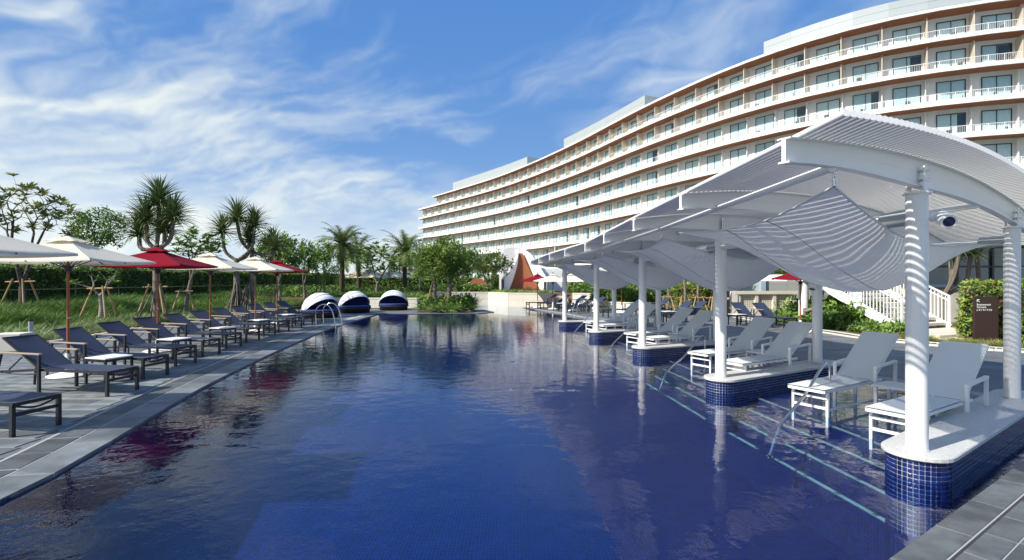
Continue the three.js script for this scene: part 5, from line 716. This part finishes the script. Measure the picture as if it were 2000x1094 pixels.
      if (k + 1 < tops.length) { // railing on the parapet
        const rk = i + ''; const rg = railCache[rk] ??= (() => { const gl = [], Lr = Math.hypot(outer[i + 1][0] - outer[i][0], outer[i + 1][1] - outer[i][1]) - 0.02; gl.push(bx(Lr, big ? 0.05 : 0.035, 0.04, Lr / 2, 0.72, 0)); const nb = big ? Math.floor(Lr / 0.15) : Math.floor(Lr / 0.9), th = big ? 0.018 : 0.02; for (let q = 0; q <= nb; q++) { const post = q % (big ? 9 : 4) === 0; gl.push(bx(post ? 0.055 : th, 0.72, post ? 0.055 : th, 0.01 + (Lr - 0.02) * q / nb, 0.36, 0)); } return mergeGeometries(gl.map(clean)); })();
        const o0 = off(OVER - 0.07)[i], o1 = off(OVER - 0.07)[i + 1]; const m = obj('railing', rg, M.whiteSteel, hotel); m.position.set(o0[0], y(fTop), -o0[1]); m.rotation.y = Math.atan2(o1[1] - o0[1], o1[0] - o0[0]);
      }
      if (px > 1460 && k < 5) { // table and chairs on the balcony floor
        const cg2 = winG.chair ??= mergeGeometries([bx(0.5, 0.05, 0.5, 0, 0.42, 0), bx(0.5, 0.5, 0.05, 0, 0.68, -0.24), bx(0.05, 0.42, 0.05, -0.22, 0.21, 0.2), bx(0.05, 0.42, 0.05, 0.22, 0.21, 0.2), bx(0.05, 0.42, 0.05, -0.22, 0.21, -0.22), bx(0.05, 0.42, 0.05, 0.22, 0.21, -0.22)].map(clean)); const mm = place(obj('balcony_chair', cg2, M.wicker, hotel), c + (r() - 0.5) * 1.2, 1.2, y(floorY + 0.002)); mm.rotation.y += r() * 6;
        const lg = winG.lamp ??= new THREE.SphereGeometry(0.09, 10, 8); place(obj('wall_lamp', lg, M.white, hotel), ww + 0.75, 0.05, y(wt - 0.05));
      }
    }
  }
  // grey plant screens on the roof, in panels
  const screen = (i0, i1, h, back) => { const A = off(-back), g = A.slice(i0, i1 + 1), I = off(-back - 6).slice(i0, i1 + 1); const s = obj('roof_screen', band(g, I, y(ROOF + 0.01), y(ROOF + h)), M.greyPanel, hotel); const J = off(-back + 0.02).slice(i0, i1 + 1), K = off(-back + 0.002).slice(i0, i1 + 1); for (let i = 0; i < J.length - 1; i++) for (let q = 0; q < 4; q++) { const y0 = y(ROOF + 0.03 + h * q / 4), y1 = y(ROOF - 0.02 + h * (q + 1) / 4), f = 0.006; const a = [lerp(J[i][0], J[i + 1][0], f), lerp(J[i][1], J[i + 1][1], f)], b = [lerp(J[i][0], J[i + 1][0], 1 - f), lerp(J[i][1], J[i + 1][1], 1 - f)], a2 = [lerp(K[i][0], K[i + 1][0], f), lerp(K[i][1], K[i + 1][1], f)], b2 = [lerp(K[i][0], K[i + 1][0], 1 - f), lerp(K[i][1], K[i + 1][1], 1 - f)]; obj('screen_panel', band([a, b], [a2, b2], y0, y1), M.greyPanel, s); } };
  screen(3, 12, 4.6, 3.5); screen(16, 23, 4.6, 3.0); screen(29, 37, 3.5, 2.2);
}
// ---------------------------------------------------------------- right side garden: stairs, sign, lattice wall, restaurant
{ // white open stairs with balusters
  const t = thing('white_stairs', 'white outdoor stairs with baluster railings and pale treads beside the hedge', 'stairs', [0, 0, 0]);
  const A = [12.15, 16.1], B = [14.45, 17.05], L = Math.hypot(B[0] - A[0], B[1] - A[1]), e = [(B[0] - A[0]) / L, (B[1] - A[1]) / L], u = [-e[1], e[0]], rise = 1.72, run = 3.1, n = 11;
  const P = (s, w, y) => V(A[0] + e[0] * w + u[0] * s, y, -(A[1] + e[1] * w + u[1] * s)), ang = Math.atan2(e[1], e[0]);
  for (let k = 0; k < n; k++) { const s = run * (k + 0.5) / n, y = 0.14 + rise * (k + 1) / n; const p = P(s, L / 2, y - 0.05); const m = obj('tread', rbx(L - 0.10, 0.10, run / n + 0.05, 0.012), M.creamWall, t); m.position.copy(p); m.rotation.y = ang; }
  for (const w of [0, L]) { const a = P(-0.1, w, 0.10), b = P(run, w, 0.10 + rise); obj('stringer', bar(a, b, 0.06, 0.30), M.whiteSteel, t); obj('top_rail', bar(P(-0.12, w, 1.16), P(run, w, 1.16 + rise), 0.06, 0.05), M.whiteSteel, t); obj('mid_rail', bar(P(-0.12, w, 1.00), P(run, w, 1.00 + rise), 0.03, 0.03), M.whiteSteel, t); for (let k = 0; k <= 30; k++) { const s = -0.1 + (run + 0.1) * k / 30, y0 = 0.12 + rise * Math.max(0, s) / run; obj('baluster', bx(k % 15 === 0 ? 0.06 : 0.026, 1.04, k % 15 === 0 ? 0.06 : 0.026, 0, 0, 0), M.whiteSteel, t).position.copy(P(s, w, y0 + 0.52)); } }
  const la = P(run, 0, rise + 0.09), m = obj('landing', bx(L + 0.1, 0.24, 1.4), M.whiteSteel, t); m.position.copy(P(run + 0.7, L / 2 - 0.02, rise + 0.06)); m.rotation.y = ang;
  const br = obj('bridge', bx(0.8, 0.24, 1.2), M.whiteSteel, t); br.position.copy(P(run + 0.8, -0.45, rise + 0.061)); br.rotation.y = ang;
  for (let k = 0; k <= 4; k++) obj('baluster', bx(0.026, 1.0, 0.026), M.whiteSteel, t).position.copy(P(run + 0.2, -0.75 + k * 0.155, rise + 0.68)); obj('top_rail', bar(P(run + 0.2, -0.85, rise + 1.2), P(run + 0.2, 0.1, rise + 1.2), 0.06, 0.05), M.whiteSteel, t);
  for (const [s, w] of [[run + 0.3, 0.15]]) obj('post', cyl(P(s, w, 0), P(s, w, rise), 0.17, 0.17, 20), M.whiteSteel, t);
  obj('notice', [(() => { const g = bx(0.20, 0.16, 0.015); return g; })()], M.white, t).position.copy(P(0.75, L - 0.05, 0.9)); t.children.at(-1).rotation.y = ang - Math.PI / 2;
  const cT = (() => { const c = document.createElement('canvas'); c.width = c.height = 128; const x = c.getContext('2d'); x.fillStyle = '#f4f5f5'; x.fillRect(0, 0, 128, 128); x.strokeStyle = '#5d93c9'; x.lineWidth = 12; x.beginPath(); x.arc(64, 40, 20, 0, 6.3); x.stroke(); x.beginPath(); x.moveTo(40, 100); x.quadraticCurveTo(64, 60, 92, 96); x.stroke(); const q = new THREE.CanvasTexture(c); q.colorSpace = THREE.SRGBColorSpace; return q; })();
  const nb = obj('blue_marking', new THREE.PlaneGeometry(0.30, 0.34), std(lin(1, 1, 1), 0.6, { map: cT, side: THREE.DoubleSide }), t); nb.position.copy(P(1.25, -0.05, 1.12)); nb.rotation.y = ang - Math.PI / 2 + Math.PI;
  const pad = thing('concrete_landing', 'pale concrete landing at the foot of the white stairs', 'landing', [0, 0, 0]); obj('slab', uvw(prism(pl([P2(-0.1, -0.25), P2(-0.1, L + 0.3), P2(-1.5, L + 0.5), P2(-1.5, -0.7)]), 0.0, 0.13)), M.creamWall, pad); obj('step', uvw(prism(pl([P2(-1.5, -0.72), P2(-1.5, L + 0.5), P2(-1.85, L + 0.5), P2(-1.85, -0.8)]), -0.1, 0.055)), M.creamWall, pad);
  function P2(s, w) { return [A[0] + e[0] * w + u[0] * s, A[1] + e[1] * w + u[1] * s]; }
}
{ // dark brown wayfinding slab
  const t = thing('brown_sign', 'tall dark brown sign slab with white lettering before the hedge', 'sign', [12.58, 0.02, -13.6], -0.08); obj('slab', rbx(0.60, 1.24, 0.07, 0.006, 0, 0.62, 0), M.brown, t);
  const c = document.createElement('canvas'); c.width = 512; c.height = 320; const x = c.getContext('2d'); x.fillStyle = '#39291f'; x.fillRect(0, 0, 512, 320); x.fillStyle = x.strokeStyle = '#f2efe8'; x.lineWidth = 13; x.beginPath(); x.moveTo(92, 80); x.lineTo(32, 20); x.moveTo(32, 82); x.lineTo(32, 18); x.lineTo(94, 18); x.stroke(); x.font = 'bold 62px sans-serif'; x.fillText('Restaurant', 22, 166); x.fillText('Terrace', 22, 230);
  x.lineWidth = 8; const st = (o, s) => s.forEach(l => { x.beginPath(); l.forEach(([a, b], i) => x[i ? 'lineTo' : 'moveTo'](22 + o * 46 + a * 38, 256 + b * 44)); x.stroke(); });
  st(0, [[[0.2, 0], [0.2, 1], [0.9, 0.5]]]); st(1, [[[0.1, 0.1], [0.9, 0.1], [0.1, 1]], [[0.5, 0.55], [0.95, 1]]]); st(2, [[[0.35, 0], [0.35, 1]], [[0.35, 0.4], [0.85, 0.6]]]); st(3, [[[0.2, 0.05], [0.8, 0.05]], [[0.1, 0.35], [0.9, 0.35], [0.3, 1]]]); st(4, [[[0.1, 0.1], [0.4, 0.3]], [[0.1, 1], [0.9, 0.3]]]); st(5, [[[0.2, 0.05], [0.8, 0.05]], [[0.05, 0.4], [0.95, 0.4]], [[0.55, 0.4], [0.3, 1]]]); st(6, [[[0.2, 0.05], [0.8, 0.05]], [[0.1, 0.35], [0.9, 0.35], [0.3, 1]]]); st(7, [[[0.1, 0.1], [0.9, 0.1], [0.1, 1]], [[0.5, 0.55], [0.95, 1]]]);
  const q = new THREE.CanvasTexture(c); q.colorSpace = THREE.SRGBColorSpace; const p = obj('lettering', new THREE.PlaneGeometry(0.54, 0.3375), std(lin(1, 1, 1), 0.5, { map: q }), t); p.position.set(0, 1.01, 0.0365);
}
{ // cream wall with lattice screens
  const t = thing('lattice_wall', 'cream garden wall with square lattice screens', 'wall', [10.05, 0, -23.6], 0.02), H = 1.18;
  obj('pier', uvw(bx(0.28, H, 0.34, 0.14, H / 2, 0)), M.creamWall, t); obj('coping', uvw(bx(3.2, 0.14, 0.36, 1.74, H - 0.06, 0)), M.creamWall, t); obj('base', uvw(bx(2.9, 0.32, 0.26, 1.74, 0.16, 0)), M.creamWall, t);
  for (let k = 0; k < 4; k++) obj('pier', uvw(bx(0.14, H - 0.46, 0.26, 0.36 + k * 0.83, 0.32 + (H - 0.46) / 2, 0)), M.creamWall, t);
  for (let k = 0; k < 3; k++) { const g = []; for (let i = 0; i <= 8; i++) g.push(bx(0.035, H - 0.47, 0.05, 0.45 + k * 0.83 + i * 0.081, 0.32 + (H - 0.46) / 2, 0)); for (let i = 0; i <= 8; i++) g.push(bx(0.65, 0.035, 0.048, 0.775 + k * 0.83, 0.35 + i * 0.082, 0)); obj('lattice_screen', g, M.creamWall, t); }
  obj('back_board', bx(2.6, H - 0.3, 0.04, 1.7, H / 2 + 0.05, -0.22), M.frameDark, t);
  const s = thing('brown_sign', 'narrow dark brown sign post at the end of the lattice wall', 'sign', [9.82, 0.02, -23.4]); obj('slab', rbx(0.26, 1.22, 0.06, 0.005, 0, 0.61, 0), M.brown, s); obj('marking', [bx(0.12, 0.03, 0.004, 0.05, 0.86, 0.033), bx(0.09, 0.03, 0.004, 0.035, 0.81, 0.033)], M.white, s);
}
{ // grey panelled service box
  const t = thing('panelled_wall', 'grey green wall of wide horizontal panels beneath the red umbrella', 'wall', [12.2, 0, -24.6]); obj('core', bx(3.4, 1.9, 2.2, 1.6, 0.95, -1.15), M.greyPanel, t); const pm = std(lin(0.38, 0.40, 0.36), 0.6); for (let k = 0; k < 5; k++) for (let j = 0; j < 3; j++) obj('panel', bx(1.12, 0.365, 0.04, 0.47 + j * 1.13, 0.19 + k * 0.375, -0.03), pm, t); obj('corner_post', bx(0.22, 1.95, 0.24, -0.16, 0.975, -0.02), std(lin(0.36, 0.45, 0.52), 0.5), t);
}
const podium = thing('restaurant_building', 'long low cream restaurant building with dark glass fronts below the hotel', 'building');
{
  const seg = (a, b, y0, y1, th, m, name) => obj(name, uvw(bar(V(a[0], (y0 + y1) / 2, -a[1]), V(b[0], (y0 + y1) / 2, -b[1]), th, y1 - y0)), m, podium);
  const A = [29, 22], B = [13.2, 38.5], C = [6.8, 46.5];
  seg(A, B, 0, 4.2, 0.3, M.creamWall, 'back_wall'); seg(B, C, 0, 4.2, 0.3, M.creamWall, 'back_wall');
  const front = (P, Q, n, sk = []) => { const dx = (Q[0] - P[0]) / n, dz = (Q[1] - P[1]) / n, L = Math.hypot(dx, dz), nn = [-Math.abs(dz) / L * 1, -Math.abs(dx) / L]; for (let k = 0; k < n; k++) { const a = [P[0] + dx * k + nn[0] * 1.2, P[1] + dz * k + nn[1] * 1.2], b = [a[0] + dx, a[1] + dz]; if (!sk.includes(k)) { seg(a, [lerp(a[0], b[0], 0.22), lerp(a[1], b[1], 0.22)], 0, 3.0, 0.5, M.creamWall, 'pier'); const w = seg([lerp(a[0], b[0], 0.24), lerp(a[1], b[1], 0.24)], [lerp(a[0], b[0], 0.98), lerp(a[1], b[1], 0.98)], 0.3, 2.9, 0.05, M.glassDark, 'window'); for (let q = 0; q < 4; q++) { const f = 0.25 + 0.72 * q / 3, p = [lerp(a[0], b[0], f), lerp(a[1], b[1], f)]; obj('mullion', bx(0.07, 2.7, 0.12, p[0], 1.6, -p[1]), M.frameDark, w); } } } };
  front(A, B, 5); front(B, C, 3);
  const roofP = [[28.2, 20.6], [12.2, 37.2], [5.6, 45.8], [7.8, 48], [16, 40], [31, 24]]; obj('roof_slab', uvw(prism(pl(roofP), 3.02, 3.55)), M.creamWall, podium); obj('upper_wall', uvw(prism(pl([[30, 24.5], [16, 40], [17, 41.5], [32, 26]]), 3.55, 5.6)), M.creamWall, podium);
  const fr = [[24.6, 25.6], [20.6, 24.4]];
}
{ // glass corner of the restaurant beside the sign
  const t = thing('glass_pavilion', 'glazed restaurant corner with dark frames above the hedge', 'building', [17.6, 0, -20.2], 0.10); obj('plinth', uvw(bx(5.2, 1.35, 2, 0.6, 0.67, -1)), M.creamWall, t); obj('side_wall', uvw(bx(2.0, 2.2, 0.3, -2.7, 1.1, -0.6)), M.creamWall, t); for (let k = 0; k < 3; k++) for (let j = 0; j < 2; j++) { const w = obj('window', [bx(1.5, 0.07, 0.1, -0.9 + k * 1.55, 1.38 + j * 0.85, 0.02), bx(0.10, 0.85, 0.12, -1.65 + k * 1.55, 1.78 + j * 0.85, 0.02)], M.frameDark, t); obj('pane', bx(1.44, 0.78, 0.02, -0.88 + k * 1.55, 1.8 + j * 0.85, 0), phy(lin(0.06, 0.10, 0.13), 0.03, { ior: 1.7 }), w); } obj('roof_slab', uvw(bx(7.6, 0.26, 3.2, 0, 3.18, -0.9)), M.creamWall, t); obj('head_frame', bx(4.8, 0.09, 0.12, 0.6, 3.02, 0.02), M.frameDark, t);
}
// planting on the right
const warm = [lin(0.07, 0.12, 0.022), lin(0.11, 0.165, 0.03), lin(0.16, 0.19, 0.045), lin(0.14, 0.12, 0.035)];
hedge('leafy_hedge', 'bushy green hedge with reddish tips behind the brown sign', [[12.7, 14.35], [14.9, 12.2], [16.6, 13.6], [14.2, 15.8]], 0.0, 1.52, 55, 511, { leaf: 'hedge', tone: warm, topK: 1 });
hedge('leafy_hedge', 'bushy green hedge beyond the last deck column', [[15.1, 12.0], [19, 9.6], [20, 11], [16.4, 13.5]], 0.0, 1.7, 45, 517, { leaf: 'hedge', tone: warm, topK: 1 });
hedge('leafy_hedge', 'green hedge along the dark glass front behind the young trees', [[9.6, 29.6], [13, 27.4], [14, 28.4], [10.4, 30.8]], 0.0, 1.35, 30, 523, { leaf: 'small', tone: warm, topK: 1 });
planting('shrub_planting', 'mixed green shrubs below the white stairs', 'plants', [[10.6, 17.6], [12.2, 16.9], [12.6, 19.5], [11.4, 21.5], [10.6, 21.3]], 420, 'broad', bush, 531, (x, d, r) => 0.08 + 0.75 * r() * smooth(10.6, 11.5, x), 0.95);
planting('ground_cover', 'creeping green ground cover at the foot of the white stairs', 'plants', [[10.9, 15.4], [12.1, 15.3], [12.5, 16.6], [11.0, 17.4]], 260, 'small', bush, 535, (x, d, r) => 0.04 + 0.2 * r(), 0.8);
planting('grass_strip', 'strip of short grass along the cobble border', 'grass', [[10.35, 15.0], [11.5, 13.0], [13.4, 11.2], [13.9, 11.7], [12.2, 13.3], [10.7, 15.6]], 420, 'grass', [lin(0.13, 0.16, 0.04), lin(0.18, 0.17, 0.06)], 539, 0.03, 0.3);
planting('grass_strip', 'grassy strip below the young staked trees', 'grass', [[9.7, 24.4], [9.6, 29], [11.4, 28], [11.6, 25]], 500, 'grass', [lin(0.09, 0.14, 0.03), lin(0.13, 0.17, 0.045)], 543, 0.03, 0.6);
planting('shrub_planting', 'dark shrubs along the foot of the restaurant building', 'plants', [[9.5, 38], [14, 33], [18, 29], [19, 30], [14, 36], [10, 41]], 700, 'far', G1, 547, (x, d, r) => 0.1 + 1.0 * r(), 1.0);
{ const sp = [[1303, 26.5, 'nearest the low planter'], [1336, 26.0, 'second from the low planter'], [1365, 25.6, 'third from the low planter'], [1394, 25.2, 'nearest the lattice wall']]; sp.forEach(([px, d, l], i) => { const t = tree('young_tree', `young staked tree with thin trunk, ${l}`, d, px, 0, [px - 32, 470, px + 32, 535], { seed: 560 + i * 3, tips: 40, leaf: 'far', per: 1, r: 0.07, fork: 0.9, group: 'young staked trees by the wide deck' }); stakes(t, 0.9, 0.5, 20 + i); }); }
{ const t = thing('red_leaf_plant', 'dark red leaved plant beside the brown sign', 'plant', [13.35, 0.4, -13.75]); const r = rng(577), pp = []; for (let i = 0; i < 14; i++) pp.push([V((r() - 0.5) * 0.3, 0.45 + r() * 0.35, (r() - 0.5) * 0.2), 0.5]); spread('leaves', CL.strap, pp, t, [lin(0.16, 0.02, 0.03), lin(0.10, 0.02, 0.025)], 578); obj('stem', cyl(V(0, -0.4, 0), V(0, 0.5, 0), 0.015, 0.01, 5), M.bark, t); }
screwPine('screw pine with pale twisted trunks before the glazed restaurant corner', 18.6, 1842, 0.3, [[1868, 505, 42], [1892, 500, 44], [1850, 492, 40]], { seed: 581, n: 90, fork: 0.9, r: 0.08 });
tree('garden_tree', 'leafy tree above the restaurant roof behind the canopy', 19, 1905, 1.0, [1862, 430, 1968, 472], { seed: 584, tips: 60, leaf: 'broad', per: 3, r: 0.08, tone: bush });
tree('garden_tree', 'leafy tree behind the panelled wall, above the red umbrella', 27, 1545, 0, [1490, 488, 1600, 545], { seed: 587, tips: 60, leaf: 'far', per: 2, r: 0.1, tone: bush });
tree('garden_tree', 'tree with brown trunk rising beside the white stairs', 20.5, 1622, 0, [1590, 470, 1680, 540], { seed: 590, tips: 50, leaf: 'far', per: 2, r: 0.13, tone: bush, bark: M.barkDark });
screwPine('small screw pine with a leaning pale trunk by the red umbrella', 19, 1572, 0.05, [[1590, 570, 30], [1600, 600, 26]], { seed: 593, n: 60, fork: 0.6, r: 0.07 });
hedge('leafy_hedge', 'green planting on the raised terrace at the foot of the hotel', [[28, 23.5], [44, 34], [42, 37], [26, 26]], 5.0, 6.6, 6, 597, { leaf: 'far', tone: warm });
renderer.render(scene, camera);
